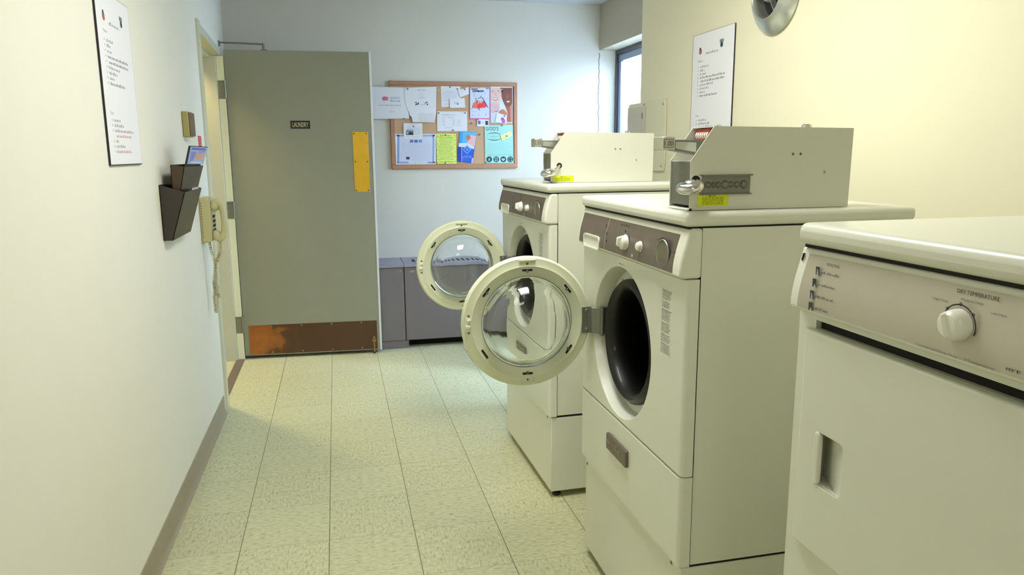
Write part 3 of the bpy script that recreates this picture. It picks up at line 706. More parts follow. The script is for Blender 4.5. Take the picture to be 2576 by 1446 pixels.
# ---------------------------------------------------------------- right wall: vent and box
vc = (RX, 2.551, 1.936)
t = thing('round_vent', 'round chrome air vent high on the right wall', 'vent', vc)
e_ = MB(); e_.lathe([(.146,.001),(.148,.008),(.142,.016),(.12,.034),(.100,.046),(.092,.048),(.088,.043),(.088,.02),(.084,.001)], vc, (-1,0,0), satin, 72); e_.build('rim', t, smooth=50)
e_ = MB(); e_.lathe([(0,.0012),(.087,.0012)], vc, (-1,0,0), dark_gap, 40); e_.build('duct_opening', t)
e_ = MB(); e_.lathe([(0,.05),(.016,.05),(.03,.044),(.034,.034),(.034,.02),(.0,.018)], vc, (-1,0,0), satin, 30); e_.build('hub', t, smooth=40)
for k in range(3):
    a = math.radians((150, 270, 30)[k]-35)
    e_ = MB(); c_, s_ = math.cos(a), math.sin(a)
    def q(r, h, w): return (RX-h, vc[1]+c_*r-s_*w, vc[2]+s_*r+c_*w)
    e_.hexa([q(.03,.02,-.002),q(.088,.02,-.002),q(.088,.044,-.002),q(.03,.044,-.002),q(.03,.02,.002),q(.088,.02,.002),q(.088,.044,.002),q(.03,.044,.002)], satin)
    e_.build('spoke', t)
t = thing('wall_panel_box', 'cream metal cover box at the right wall corner beside the window', 'electrical box', (RX, 3.7, 1.27))
e_ = MB(); px_ = RX-.012
loop = rr_loop(3.46, 3.945, 1.272, 1.625, .02, [2*PI*i/48 for i in range(48)], (3.70, 1.45))
e_.prism(loop, 'x', px_, RX-.001, plate_m); cv = e_.build('cover_plate', t, bevel=.002)
e_ = MB(); e_.box(RX+.005, RX+.13, RY+.002, 3.94, 1.29, 1.61, plate_shade_m); e_.build('enclosure', t)['label'] = 'box body around the wall corner'
e_ = MB(); e_.box(px_-.006, px_-.0005, 3.70, 3.935, 1.285, 1.60, plate_shade_m); dd = e_.build('box_door', t, bevel=.003); dd['label'] = 'hinged door toned greyer to paint in shading'
e_ = MB(); e_.box(px_-.0075, px_-.0062, 3.74, 3.92, 1.30, 1.57, plate_shade_m); e_.box(px_-.009,px_-.0062,3.72,3.73,1.54,1.57,zinc); e_.build('door_inset', dd, bevel=.001)
e_ = MB()
for y, z in ((3.485,1.297),(3.485,1.60),(3.72,1.612)): e_.lathe([(0,.003),(.005,.002),(.006,0)], (px_, y, z), (-1,0,0), zinc, 10)
e_.build('screw', t)

# ================================================================ WASHING MACHINES
def arcpts(prof, n): return prof
def washer(label, loc, rot, zc, zm, zp, zt, ztop, door_dy, tabs=True):
    W, D = .742, .61
    t = thing('washing_machine', label, 'washing machine', loc, rot, 'front loading washing machines with open doors', world=False)
    e = MB(); e.box(.036, D, .003, .0045, zc, zt, enamel); e.box(.036, D, W-.0045, W-.003, zc, zt, enamel)
    e.box(.036, D, .0045, W-.0045, zt-.0015, zt, enamel); e.box(.036, D, .0045, W-.0045, zc, zc+.0015, enamel); e.box(D-.0015, D, .0045, W-.0045, zc, zt, enamel)
    e.build('cabinet', t)
    # upper front panel with round recess
    hc = (.408, (zm+zp)/2-.008)
    e = MB()
    circ = lambda r, an: [(hc[0]+r*math.cos(a), hc[1]+r*math.sin(a)) for a in an]
    holed_panel(e, (0, W, zm+.0015, zp-.0015), 0, .032, .013, .003, circ, hc,
        [(.2215,0),(.2195,.001),(.2180,.004),(.2100,.046),(.207,.050),(.200,.052),(.175,.054),(.175,.07)], enamel)
    fp = e.build('front_panel', t, smooth=38, wn=True)
    e = MB()
    e.lathe([(.179,.053),(.182,.044),(.181,.032),(.174,.023),(.167,.018),(.157,.023),(.150,.036),(.147,.058),(.150,.09),(.165,.12)], (0,hc[0],hc[1]), (1,0,0), rubber, 64)
    gk = e.build('door_gasket', t, smooth=60); gk['label'] = 'black rubber door seal'
    e = MB(); e.lathe([(0,.40),(.06,.40),(.19,.38),(.20,.36),(.20,.13),(.165,.12)], (0,hc[0],hc[1]), (1,0,0), drum_m, 48)
    for k in range(3):
        a = 2*PI*k/3+.4; cy, cz = hc[0]+.18*math.cos(a), hc[1]+.18*math.sin(a)
        e.box(.15,.36,cy-.012,cy+.012,cz-.012,cz+.012,drum_m)
    e.build('drum', t, smooth=50)
    e = MB()
    for k in range(6):
        a = math.radians((125,145,160,180,200,262)[k]); r = .196
        e.lathe([(0,.004),(.004,.003),(.005,0)], (.0525, hc[0]-r*math.cos(a), hc[1]+r*math.sin(a)), (-1,0,0), zinc, 10)
    e.build('recess_screws', fp)
    # lower front panel
    e = MB(); hz = ((W)/2, (zc+zm)/2)
    tiny = lambda r, an: [(hz[0]+r*math.cos(a), hz[1]+r*math.sin(a)) for a in an]
    holed_panel(e, (0, W, zc-.003, zm-.0015), 0, .033, .013, .003, tiny, hz, [(.02,0),(.0001,0)], enamel)
    lp = e.build('lower_front_panel', t, smooth=38, wn=True)
    e = MB(); ny0, ny1 = .322, .478; nz0, nz1 = zm-.112, zm-.062
    e.prism([(ny0,nz0),(ny1,nz0),(ny1,nz1),(ny0,nz1)], 'x', -.010, 0, bronze)
    npz = e.build('nameplate', lp, bevel=.003); npz['label'] = 'small raised bronze plate'
    e = MB(); f = Flat(e, (-.0102, ny1-.012, nz0+.022), (0,-1,0), (0,0,1))
    f.words(0,.132,0,.017,.0002,pc(190,178,140),2.2)
    e.build('raised_lettering', npz) if False else e.build('raised_letter_row', lp)
    # pedestal
    e = MB(); e.box(.012, D, .006, W-.018, .028, zc-.010, enamel); pd = e.build('pedestal', t, bevel=.004)
    e = MB(); e.box(.034, D-.01, .01, W-.02, zc-.014, zc-.0005, dark_gap); e.build('pedestal_gap', t)['label'] = 'dark joint under the cabinet'
    e = MB()
    for y, z in ((.055,zc-.02),(W-.035,zc-.03)): e.lathe([(0,.003),(.004,.002),(.006,0)], (.012,y,z), (-1,0,0), steel, 12)
    e.build('pedestal_screws', pd)
    for x in (.045, D-.05):
        for y in (.04, W-.05):
            e = MB(); e.lathe([(0,0),(.016,0),(.018,.006),(.016,.012),(.009,.014),(.009,.03),(0,.03)], (x,y,0), (0,0,1), rubber, 18); e.build('foot', t, smooth=40)
    # console: curved profile
    H = zt-zp
    P = lambda u: (.004-.022*math.sin(u*PI/2)**1.15, zt-.002-(H-.010)*u)
    prof = [(.036,zt),(.012,zt)]+[P(i/8) for i in range(9)]+[(-.013,zp+.001),(.002,zp+.0005),(.036,zp+.0005)]
    e = MB(); e.prism(prof, 'y', 0, W, enamel2); cs = e.build('control_console', t, bevel=.007, seg=3)
    def strip(pieces, off, m, name, par, n=8):
        e = MB()
        for y0, y1, u0, u1 in pieces:
            a = []; c = []
            for i in range(n+1):
                x, z = P(u0+(u1-u0)*i/n); x2, z2 = P(min(1.05,u0+(u1-u0)*i/n+.01)); tx, tz = x2-x, z2-z; l = math.hypot(tx, tz); nx, nz = tz/l, -tx/l
                a.append(e.add([(x+nx*off, y0, z+nz*off), (x+nx*off, y1, z+nz*off)]))
                c.append(e.add([(x+.003, y0, z), (x+.003, y1, z)]))
            for i in range(n):
                e.face((a[i],a[i]+1,a[i+1]+1,a[i+1]),m); e.face((a[i],a[i+1],c[i+1],c[i]),m); e.face((a[i]+1,c[i]+1,c[i+1]+1,a[i+1]+1),m)
            e.face((a[0],c[0],c[0]+1,a[0]+1),m); e.face((a[n],a[n]+1,c[n]+1,c[n]),m)
        return e.build(name, par, smooth=40)
    cp = strip([(.042, .497, .14, .985)], .0012, bronze, 'control_panel', t); cp['label'] = 'brown metallic panel'
    ua = (zt-.002-(zp+.038))/(H-.010)
    dp = strip([(.502, .5415, .14, .985), (.6745, .725, .14, .985), (.5415, .6745, .14, ua)], .0012, bronze, 'dispenser_drawer', t); dp['label'] = 'brown metallic drawer front'
    zz0, zz1 = zp-.001, zp+.041; hc3 = (.608, (zz0+zz1)/2); an = [2*PI*i/64 for i in range(64)]
    O = rr_loop(.538,.678,zz0,zz1,.012,an,hc3); I = rr_loop(.5425,.6735,zz0+.004,zz1-.004,.009,an,hc3)
    e = MB(); R_ = [e.add([(x_, *p) for p in L_]) for L_, x_ in ((O,-.010),(O,-.0205),(O,-.0212),(I,-.0212),(I,-.012))]
    for a_, b_ in zip(R_, R_[1:]):
        for i in range(64): j = (i+1) % 64; e.face((a_+i,a_+j,b_+j,b_+i), knob_m)
    dh = e.build('drawer_handle', dp, smooth=40); dh['label'] = 'white handle surround'
    e = MB(); e.hexa([(-.0195,.541,zz0+.002),(-.0195,.675,zz0+.002),(-.0142,.675,zz1-.003),(-.0142,.541,zz1-.003),(-.0100,.541,zz0+.002),(-.0100,.675,zz0+.002),(-.0100,.675,zz1-.003),(-.0100,.541,zz1-.003)], knob_m)
    e.build('finger_scoop', dp)
    kz = zt-.069; kx = P((zt-.002-kz)/(H-.010))[0]-.001
    e = MB(); e.lathe([(0,0),(.022,0),(.0225,.002),(.0200,.003),(.0195,.008),(.0178,.014),(.012,.0175),(0,.019)], (kx,.338,kz), (-1,0,0), knob_m, 36)
    e.build('cycle_knob', cp, smooth=35)
    e = MB(); e.hexa([(kx-.005,.349,kz-.0190),(kx-.005,.327,kz-.0190),(kx-.005,.327,kz+.0195),(kx-.005,.349,kz+.0195),(kx-.028,.342,kz-.007),(kx-.028,.334,kz-.007),(kx-.026,.333,kz+.015),(kx-.026,.343,kz+.015)], knob_m)
    e.build('knob_grip', cp, bevel=.003, seg=3)
    e = MB(); e.lathe([(0,0),(.0135,0),(.014,.002),(.012,.003),(.0115,.009),(.008,.013),(0,.014)], (kx,.236,kz+.002), (-1,0,0), knob_m, 28); e.build('start_button', cp, smooth=35)
    e = MB(); e.lathe([(.028,.0008),(.030,.0012),(.0325,.004),(.0345,.0035),(.0355,.0005)], (kx,.100,kz+.001), (-1,0,0), zinc, 40); e.build('dial_ring', cp, smooth=40)
    e = MB(); e.lathe([(0,.0022),(.029,.0022)], (kx,.100,kz+.001), (-1,0,0), mat('dial_disc', (122,116,98), .3, metal=.3, noise=.03), 32); e.build('dial_face', cp)
    e = MB(); e.lathe([(.0355,.0014),(.0380,.0014)], (kx,.100,kz+.001), (-1,0,0), dark_gap, 40)
    f = Flat(e, (kx-.0012,.338,kz), (0,-1,0), (0,0,1))
    f.disc(0,.0305,.004,.0005,dark_gap,10); f.disc(0,-.0305,.004,.0005,dark_gap,10); f.disc(.055,-.028,.004,.003,knob_m,10)
    f.words(-.03,.03,.044,.006,.001,ink)
    for i in range(4): f.rect(-.146,.027-.022*i,-.138,.036-.022*i,.0015,ink)
    f.words(.205,.24,.03,.004,.001,ink); f.words(.285,.31,.01,.004,.001,ink)
    e.build('printed_marks', cp)
    # lid
    e = MB(); e.box(-.007, D-.008, -.003, W+.003, zt+.0035, ztop, enamel); e.build('top', t, bevel=.012, seg=4)
    e = MB(); e.box(.002, D-.01, .008, W-.008, zt-.001, zt+.005, dark_gap); e.build('top_gap', t)['label'] = 'dark joint under the top'
    # warning print
    e = MB(); f = Flat(e, (-.0004, .130, zp-.046), (0,-1,0), (0,0,1)); v = 0
    for blk in (6,4,7,6,5,6):
        for i in range(blk):
            f.words(0, .055*random.uniform(.75,1), v, .0028, 0, inkg if i else ink, 2.5); v -= .0042
        v -= .0035
    e.build('warning_print', fp)
    if tabs:
        e = MB(); f = Flat(e, (-.0004, hc[0]+.012, hc[1]+.0), (0,-1,0), (0,0,1)); f.words(0,.03,.228-.001,.004,0,inkg); e.build('small_print', fp)
    # ---- open loading door, plane perpendicular to the front
    R = .206; dc = (-R-.008, door_dy, hc[1]+.021)
    A = (0,-1,0)      # towards the camera / inner side of the door
    e = MB()
    e.lathe([(.143,-.030),(.143,.004),(.148,.008),(.172,.010),(.176,.0125),(.180,.010),(.200,.009),(.203,.006),(R,0),(R,-.012),(.200,-.034),(.180,-.046),(.150,-.046)], dc, A, ring_m, 96, closed=True)
    dr = e.build('loading_door', t, smooth=35); dr['label'] = 'round cream door frame swung open'
    e = MB()
    e.lathe([(.1435,.000),(.140,.004),(.134,.016),(.126,.040),(.117,.060),(.104,.074),(.08,.084),(.05,.090),(.0001,.093),(.0001,.087),(.05,.084),(.078,.078),(.099,.069),(.111,.056),(.120,.038),(.128,.014),(.133,.000),(.135,-.004),(.1435,-.004)], dc, A, glass, 96, closed=True)
    gl = e.build('glass_bowl', dr, smooth=60); gl['label'] = 'clear glass bowl'
    e = MB(); e.lathe([(.1425,.003),(.1445,.006),(.1465,.003)], dc, A, mat('grey_seal', (110,118,120), .3, noise=.05), 96); e.build('glass_seal', dr, smooth=60)
    for k, a in enumerate((90, 38, 142, 214, 325, 270)):
        a = math.radians(a); rr = .164; ct, st = math.cos(a), math.sin(a)
        e = MB(); yy = dc[1]-.0098
        def q(r, w, h): return (dc[0]+ct*r-st*w, yy-h, dc[2]+st*r+ct*w)
        wl = .016
        e.hexa([q(rr-.003,-wl,0),q(rr+.003,-wl,0),q(rr+.003,wl,0),q(rr-.003,wl,0),q(rr-.003,-wl,.0015),q(rr+.003,-wl,.0015),q(rr+.003,wl,.0015),q(rr-.003,wl,.0015)], dark_gap)
        if k != 3:
            e.lathe([(0,.003),(.004,.0025),(.005,0)], q(rr-.003,0,0), A, steel, 10)
        e.build('retaining_clip', dr)
    e = MB(); yy = dc[1]-.009
    e.box(dc[0]-.026, dc[0]+.026, yy-.006, yy, dc[2]+.192, dc[2]+.197, ring_m); e.box(dc[0]-.022, dc[0]+.022, yy-.006, yy, dc[2]-.197, dc[2]-.192, ring_m)
    e.box(dc[0]-.024, dc[0]+.022, yy-.002, yy, dc[2]-.197, dc[2]-.172, ring_m); e.build('rim_tab', dr, bevel=.0015)
    e = MB()
    for dx, dz in ((0,.184),(0,-.184),(-.185,.030),(-.185,-.022)): e.lathe([(0,.003),(.003,.0028),(.0045,0)], (dc[0]+dx,yy,dc[2]+dz), A, wood, 10)
    e.build('door_screws', dr)
    e = MB(); cx = dc[0]-.187
    e.box(cx-.006,cx+.004,yy-.004,yy,dc[2]-.020,dc[2]+.026,knob_m); e.box(cx-.008,cx+.006,yy-.012,yy,dc[2]-.006,dc[2]+.002,knob_m); e.box(cx-.004,cx+.008,yy-.009,yy,dc[2]+.014,dc[2]+.020,knob_m)
    e.build('latch_strike', dr, bevel=.0015)['label'] = 'white latch hook'
    # hinge
    e = MB(); z0, z1 = dc[2]-.045, dc[2]+.04
    hxr = dc[0]+R
    yq = hc[0]+.2035
    e.box(hxr-.030, hxr+.004, yy-.0035, yy-.0005, z0, z1, zinc)
    ys = hc[0]+.2135
    e.box(hxr-.002, hxr+.003, ys, yy-.0005, z0+.003, z1-.001, zinc)
    e.hexa([(hxr-.002,ys-.003,z0+.003),(.020,yq-.003,z0+.003),(.020,yq-.003,z1-.001),(hxr-.002,ys-.003,z1-.001),(hxr-.002,ys,z0+.003),(.020,yq,z0+.003),(.020,yq,z1-.001),(hxr-.002,ys,z1-.001)], zinc)
    e.box(.018, .046, yq-.006, yq, z0, z1, zinc)
    e.cyl((.020,yq-.004,z0-.004),(.020,yq-.004,z1+.002), .007, steel, 16)
    e.box(.044, .0505, yq-.026, yq-.002, z0, z1, dark_gap)
    for z in (z0+.012, z1-.012): e.lathe([(0,.003),(.003,.0025),(.006,0)], (hxr-.014, yy-.0035, z), A, steel, 12)
    e.build('door_hinge', dr, bevel=.001)['label'] = 'zinc hinge bracket'
    return t
washer('white front loading washer with open round glass door beside the dryer', (.77, 1.532, 0), 0, .361, .594, 1.079, 1.195, 1.232, .647)
washer('farther white front loading washer with open round door, nearest the window', (.767, 2.66, 0), math.radians(1.3), .348, .598, 1.102, 1.216, 1.252, .647)

# ---------------------------------------------------------------- coin boxes
def coin_box(label, loc, guard):
    """local frame: x into the machine, y away, z up from the washer top; size .42 x .11 x .19"""
    t = thing('coin_box', label, 'coin box', loc, 0, 'coin boxes on the washing machines', world=False)
    L, W, H = (.42, .108, .192)
    pr = [(0,.001),(L,.001),(L+.002,H-.004),(.056,H),(0,.114)]
    e = MB()
    e.prism(pr, 'y', 0, .002, box_m); e.prism(pr, 'y', W-.002, W, box_m)
    e.hexa([(.056,.002,H),(L+.002,.002,H-.004),(L+.002,W-.002,H-.004),(.056,W-.002,H),(.056,.002,H-.002),(L+.002,.002,H-.006),(L+.002,W-.002,H-.006),(.056,W-.002,H-.002)], box_m)
    e.box(L-.002, L, .002, W-.002, .002, H-.008, box_m); e.box(.075,.077,.002,W-.002,.114,H-.002,box_m)
    e.box(.004,.077,.002,W-.002,.112,.114,box_m); e.box(.004,L-.002,.002,W-.002,.001,.003,box_m)
    h = e.build('housing', t)
    e = MB(); e.box(.003,.005,.002,W-.002,.012,.112,steel); e.hexa([(-.004,.0,.001),(-.004,W+.002,.001),(.006,W+.002,.001),(.006,.0,.001),(-.004,.0,.003),(-.004,W+.002,.003),(.006,W+.002,.006),(.006,.0,.006)], box_m)
    e.build('front_plate', t)['label'] = 'grey metal lower front'
    e = MB(); e.box(.030,.034,.002,.012,.114,.16,box_m)
    e = MB()
    e.box(.060,.0745,.030,.100,.157,.188,redm); cm = e.build('price_register', t, bevel=.002); cm['label'] = 'red block with white wheels'
    e = MB()
    for i in range(6): e.lathe([(0,0),(.010,0),(.010,.006),(0,.006)], (.0665,.036+.0105*i,.1725), (0,1,0), knob_m, 16)
    for i in range(8): e.box(.066,.074,.032+.0085*i,.036+.0085*i,.147,.1565,ink)
    e.build('number_wheels', cm)
    e = MB()
    e.prism([(-.026,.163),(.072,.161),(.072,.122),(-.026,.138)], 'y', .036, .080, steel)
    sl = e.build('coin_slide', t, bevel=.002); sl['label'] = 'steel slide sticking out of the front'
    e = MB(); e.box(-.056,-.025,.030,.086,.137,.169,satin); fc = e.build('slide_grip', sl, bevel=.003)
    e = MB(); e.prism([(-.022,.158),(.03,.156),(.03,.134),(-.022,.142)], 'y', .0352, .0358, satin); e.build('slide_side_plate', sl)
    e = MB(); f = Flat(e, (-.0535,.0296,.1475), (1,0,0), (0,0,1)); f.rect(-.001,-.003,.024,.016,0,ink); f.rect(0,-.002,.023,.015,.0002,satin); f.text('1.00',.0015,.001,.0115,.0005,ink,width=.020); e.build('price_mark', sl)
    # round lock
    e = MB(); ax = Vector((-.22,-.14,1)).normalized(); c0 = Vector((-.010,-.022,.056)) if guard else Vector((-.014,-.020,.040))
    e.lathe([(0,.013),(.020,.0125),(.028,.009),(.032,.003),(.032,-.003),(.028,-.009),(.020,-.0125),(0,-.013)], c0, ax, chrome, 40)
    e.lathe([(.0,.0155),(.010,.015),(.012,.0125)], c0, ax, satin, 20)
    e.build('round_lock', t, smooth=50)['label'] = 'polished round lock'
    e = MB(); hx_ = (.014,.070) if guard else (.034,.066)
    e.lathe([(0,.0012),(.009,.0012),(.011,0)], (hx_[0], 0, hx_[1]), (0,-1,0), dark_gap, 20)
    e.tube([(hx_[0],-.001,hx_[1]),(hx_[0]-.006,-.014,hx_[1]-.004),tuple(c0+Vector((.014,.002,.004)))], .005, chrome, 10)
    e.build('lock_shank', t, smooth=50)
    if guard:
        e = MB(); a, c = .030, .152
        e.prism([(a-.006,.036),(c+.006,.036),(c+.006,.038),(c,.0385),(c,.079),(c+.008,.080),(c+.008,.082),(a-.010,.082),(a,.079)], 'y', -.0022, -.0006, steel)
        e.box(a,c,-.009,-.0022,.079,.081,steel); e.box(a,c,-.009,-.0022,.0365,.0385,steel)
        g = e.build('lock_guard', t); g['label'] = 'grey steel channel with punched rings'
        e = MB()
        for x, r in ((.045,.006),(.058,.005),(.071,.006),(.088,.0085),(.103,.006),(.118,.006),(.136,.0085)):
            e.lathe([(r-.002,.0002),(r,.0032),(r+.0015,.0002)], (x,-.0022,.059), (0,-1,0), zinc, 18)
        e.build('punched_rings', g, smooth=60)
    e = MB(); sx0, sx1, sz0, sz1 = (.020,.098,.010,.038) if guard else (.010,.092,.005,.027)
    e.box(sx0,sx1,-.0008,-.0001,sz0,sz1,yellow); st = e.build('caution_sticker', t); st['label'] = 'bright yellow sticker'
    e = MB(); f = Flat(e, (sx0,-.0011,sz0), (1,0,0), (0,0,1)); f.words(.028,.05,(sz1-sz0)-.0055,.004,0,pc(120,130,20))
    n = 5 if guard else 4
    for i in range(n): f.words(.012,.068,(sz1-sz0)-.0095-.0036*i,.0024,0,pc(120,130,20))
    e.build('sticker_print', st)
    e = MB()
    for x, z in ((.262,.128),(.282,.128),(.350,.085)): e.lathe([(0,.0022),(.0022,.002),(.0032,0)], (x,0,z), (0,-1,0), brownp if z > .1 else olive, 12)
    e.build('rivets', t)
    e = MB(); e.lathe([(0,.010),(.010,.010),(.012,.008),(.012,0)], (.335,.06,H-.003), (0,0,1), chrome, 20); e.build('top_lock', t, smooth=40)
    return t
coin_box('grey-white coin box on the nearer washer, with steel guard channel and 1.00 slide', (.79, 1.575, 1.232), True)
coin_box('cream coin box on the farther washer, lock set in a round hole', (.803, 2.765, 1.252), False)

# ---------------------------------------------------------------- dryer in the foreground
def dryer():
    W, D = .745, .61; zt, ztop, zp = 1.207, 1.248, 1.099
    t = thing('clothes_dryer', 'white dryer with silver control panel nearest the camera at right', 'dryer', (.77, .368, 0), 0, world=False)
    e = MB(); e.box(.036, D, .003, W-.003, .03, zt, enamel); e.build('cabinet', t, bevel=.004)
    e = MB()
    gy0, gy1, gz0, gz1 = .045, W-.046, 1.0715, 1.0865
    e.box(.006, .034, 0, W, gz1, zp-.001, enamel); e.box(.006, .034, 0, gy0, .032, gz1, enamel); e.box(.006, .034, gy1, W, .032, gz1, enamel)
    e.box(.006, .034, gy0, gy1, .912, gz0, enamel); e.box(.006, .034, gy0, gy1, .032, .804, enamel); e.box(.006, .034, gy0, .594, .804, .912, enamel); e.box(.006, .034, .686, gy1, .804, .912, enamel)
    ff = e.build('front_frame', t)
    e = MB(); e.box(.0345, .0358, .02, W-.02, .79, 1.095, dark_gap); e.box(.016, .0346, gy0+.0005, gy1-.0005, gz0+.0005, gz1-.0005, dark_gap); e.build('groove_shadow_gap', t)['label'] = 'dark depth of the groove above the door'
    # door panel with handle cut-out
    e = MB(); hc2 = (.629, .857)
    hole = lambda off, an: rr_loop(.594+off, .664-off, .811+off, .905-off, .012, an, hc2)
    holed_panel(e, (.018, W-.030, .684, 1.071), -.006, .0118, .009, .006, hole, hc2, [(-.001,-.006),(.0008,-.0052),(.001,-.004)], enamel, 96)
    dp = e.build('door_panel', t, smooth=38, wn=True)
    # scoop handle: grip lip at far side, sloping scoop
    e = MB(); loop = [(y, None) for y in ()]
    n = 12; rows = []
    for i in range(n+1):
        u = i/n; y = .5955+.090*u; dep = -.004+.034*u
        rows.append(e.add([(dep, y, .8125), (dep, y, .9035)]))
    for a, c in zip(rows, rows[1:]): e.face((a,a+1,c+1,c), enamel)
    e.box(-.003,.033,.595,.686,.8090,.8128,enamel); e.box(-.003,.033,.595,.686,.9032,.9070,enamel)
    sc = e.build('handle_scoop', dp, smooth=50)
    e = MB(); lp = rr_loop(.6515,.6655,.810,.906,.0065,[2*PI*i/40 for i in range(40)],(.6585,.857))
    e.prism(lp, 'x', -.0085, .001, enamel); e.build('handle_grip', dp, bevel=.003, seg=3)
    # console
    H = zt-zp; P = lambda u: (.004-.020*math.sin(u*PI/2)**1.15, zt-.002-(H-.008)*u)
    prof = [(.036,zt),(.012,zt)]+[P(i/8) for i in range(9)]+[(-.011,zp+.001),(.004,zp+.0005),(.036,zp+.0005)]
    e = MB(); e.prism(prof, 'y', 0, W, enamel2); cs = e.build('control_console', t, bevel=.006, seg=3)
    e = MB(); a = []; y0, y1 = .02, .722
    for i in range(9):
        u = .085+.895*i/8; x, z = P(u); a.append(e.add([(x-.0012, y0, z), (x-.0012, y1, z)]))
    for p_, q_ in zip(a, a[1:]): e.face((p_,p_+1,q_+1,q_), silver)
    cp = e.build('control_panel', t, smooth=40); cp['label'] = 'silver metallic panel'
    def PX(z): return P(min(1,max(0,(zt-.002-z)/(H-.008))))[0]-.0014
    kz = 1.149; kx = PX(kz)
    e = MB(); e.lathe([(0,0),(.0205,0),(.0205,.004),(.0195,.012),(.0180,.017),(.014,.0205),(0,.0215)], (kx,.390,kz), (-1,0,0), knob_m, 40); e.build('temperature_knob', cp, smooth=35)
    e = MB(); f0 = (0,-.5,.866)
    uy, uz = .35, .936
    def q(s, w, x): return (x, .390+s*uy*1.0+w*uz, kz+s*uz-w*uy)
    e.hexa([q(-.0175,-.005,kx-.010),q(-.0175,.005,kx-.010),q(.0175,.005,kx-.010),q(.0175,-.005,kx-.010),q(-.0150,-.002,kx-.0265),q(-.0150,.002,kx-.0265),q(.0150,.002,kx-.0265),q(.0150,-.002,kx-.0265)], knob_m)
    e.build('knob_grip', cp, bevel=.003)
    e = MB(); f = Flat(e, (kx-.0006,.390,kz), (0,-1,0), (0,0,1))
    e.lathe([(.0250,.0016),(.0268,.0016)], (kx,.390,kz), (-1,0,0), ink, 48)
    for a_ in (40, 90, 140): f.disc(.0265*math.cos(math.radians(a_)), .0265*math.sin(math.radians(a_)), .0028, .0006, inkg, 8)
    for s_, y, z, h, w in (('DRY TEMPERATURE',.408,1.1870,.0052,.063),('Medium Heat',.398,1.1785,.0035,.034),('High Heat',.442,1.172,.0035,.025),('Low Heat',.351,1.171,.0035,.023),('Commercial Heavy Duty  -  3 Temperatures',.452,1.1075,.0035,.125),('INSTRUCTIONS',.668,1.184,.0042,.030)):
        g = Flat(e, (PX(z)-.0012, y, z), (0,-1,0), (0,0,1)); g.text(s_, 0, 0, h, 0, ink if h > .004 else inkg, width=w)
    for i, w in enumerate((.045,.042,.045,.035)):
        z = 1.166-.0195*i; g = Flat(e, (PX(z)-.0016, .688, z), (0,-1,0), (0,0,1))
        g.rect(0,0,.010,.014,0,pc(60,60,66)); g.poly([(.002,.0),(.008,.0),(.006,.009),(.004,.011)],.0002,pc(170,176,180)) if i%2==0 else g.poly([(.003,.0),(.009,.0),(.007,.006)],.0002,pc(200,200,196))
        g2_ = Flat(e, (PX(z)-.0014, .674, z+.004), (0,-1,0), (0,0,1)); g2_.words(0,w,0,.0042,0,inkg)
    g = Flat(e, (PX(1.113)-.0014,.312,1.113),(0,-1,0),(0,0,1)); g.words(0,.02,0,.005,0,inkg)
    e.build('printed_marks', cp)
    e = MB(); x1 = PX(1.195)-.0; e.hexa([(x1-.0015,.737,1.1955),(x1-.0015,.732,1.1955),(x1-.0015,.732,1.194),(x1-.0015,.737,1.194),(x1,.737,1.1955),(x1,.732,1.1955),(x1,.732,1.194),(x1,.737,1.194)], ink)
    e.hexa([(x1-.0035,.7345,1.195),(x1-.0035,.7335,1.195),(x1-.0045,.736,1.184),(x1-.0045,.737,1.184),(x1,.7355,1.195),(x1,.7335,1.195),(x1-.001,.736,1.181),(x1-.001,.738,1.181)], ink)
    e.build('marker_scrawl', cs)['label'] = 'small black pen mark'
    e = MB(); e.box(-.010, D-.008, -.003, W+.001, zt+.004, ztop, enamel); e.build('top', t, bevel=.014, seg=4)
    e = MB(); e.box(.002, D-.01, .008, W-.008, zt-.001, zt+.006, dark_gap); e.build('top_gap', t)['label'] = 'dark joint under the top'
    for x in (.05, D-.05):
        for y in (.05, W-.05):
            e = MB(); e.lathe([(0,0),(.016,0),(.016,.012),(.009,.014),(.009,.031),(0,.031)], (x,y,0), (0,0,1), rubber, 18); e.build('foot', t, smooth=40)
dryer()

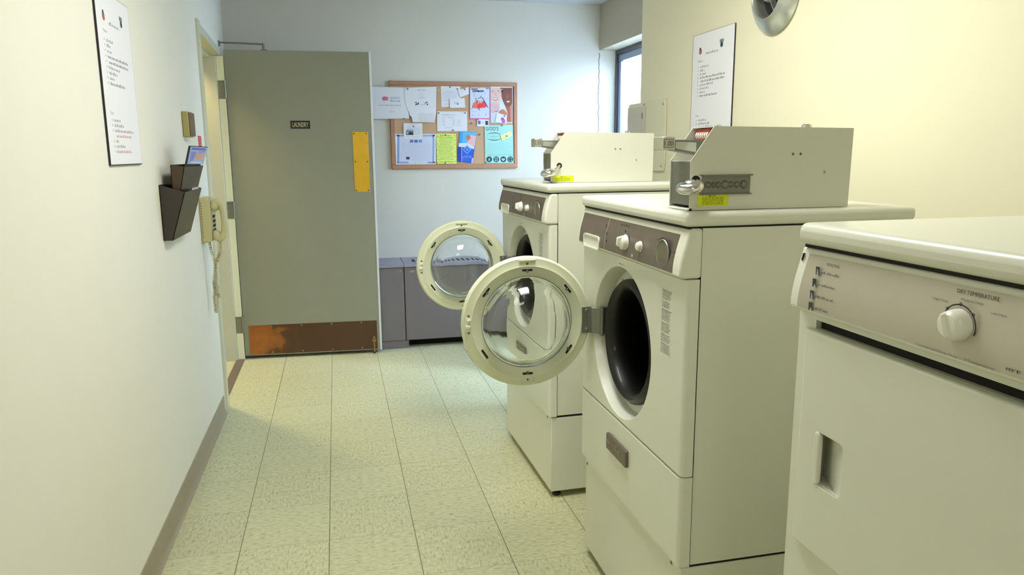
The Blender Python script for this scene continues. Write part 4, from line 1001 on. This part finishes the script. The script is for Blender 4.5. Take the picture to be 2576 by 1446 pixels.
# ================================================================ LIGHTS
def area(name, loc, rot, sx, sy, power, col):
    l = bpy.data.lights.new(name, 'AREA'); l.shape = 'RECTANGLE'; l.size = sx; l.size_y = sy; l.energy = power; l.color = col
    o = bpy.data.objects.new(name, l); C.objects.link(o); o.location = loc; o.rotation_euler = rot; return o
tube_m = mat('lit_tube_diffuser', (255,255,255), .5, emit=((1,.97,.74), 1.2), noise=.001)
def troffer(x, y, label):
    t = thing('ceiling_light', label, 'ceiling light', (x, y, CEIL))
    e = MB(); e.box(x-.30, x+.30, y-.62, y+.62, CEIL-.06, CEIL-.001, enamel2); e.build('housing', t, bevel=.004)
    e = MB(); e.box(x-.27, x+.27, y-.59, y+.59, CEIL-.068, CEIL-.061, tube_m); e.build('diffuser', t)
WARM = (1.0, .998, .965)
for i, (x, y, pw) in enumerate(((.52, 2.05, 29.5), (.30, -1.1, 9))):  # second fixture is an added, unseen fill behind the camera
    troffer(x, y, ('fluorescent ceiling light above the washing machines', 'added fill light panel behind the camera')[i])
    area('tube_light', (x, y, CEIL-.075), (0,0,0), .5, 1.15, pw, WARM)
# corridor lamp
area('corridor_light', (-1.25, 5.0, 2.40), (0, math.radians(-30), 0), .25, .25, 36, (1.0, .81, .40))
# daylight through the window
dl = area('daylight', (WX+.9, 3.95, 2.35), (0,0,0), 1.2, .9, 1500, (.50, .70, 1.0))
dl.rotation_euler = Vector((-.75, .45, -.45)).to_track_quat('-Z', 'Y').to_euler()
w = bpy.data.worlds.new('sky'); bpy.context.scene.world = w; w.use_nodes = True
nt = w.node_tree; bg = nt.nodes['Background']; bg.inputs[0].default_value = (.80, .89, 1.0, 1); bg.inputs[1].default_value = 1.6

# ================================================================ CAMERA
yaw, pit, rol, fpx, ch = .229786629, -.179433854, -.00685078777, 1860.85617, 1.36597606
F = Vector((math.sin(yaw)*math.cos(pit), math.cos(yaw)*math.cos(pit), math.sin(pit)))
r0 = Vector((math.cos(yaw), -math.sin(yaw), 0)); u0 = r0.cross(F)
Rv = r0*math.cos(rol)+u0*math.sin(rol); Uv = u0*math.cos(rol)-r0*math.sin(rol)
cam = bpy.data.cameras.new('camera'); cam.sensor_width = 36; cam.lens = 36*fpx/2576; cam.clip_start = .02
co = bpy.data.objects.new('camera', cam); C.objects.link(co)
M = Matrix((Rv, Uv, -F)).transposed().to_4x4(); M.translation = Vector((0, 0, ch)); co.matrix_world = M
sc = bpy.context.scene; sc.camera = co
#ZOOM
sc.view_settings.view_transform = 'Standard'; sc.view_settings.look = 'None'; sc.view_settings.gamma = 1
sc.view_settings.exposure = 0.0
sc.view_settings.use_curve_mapping = False
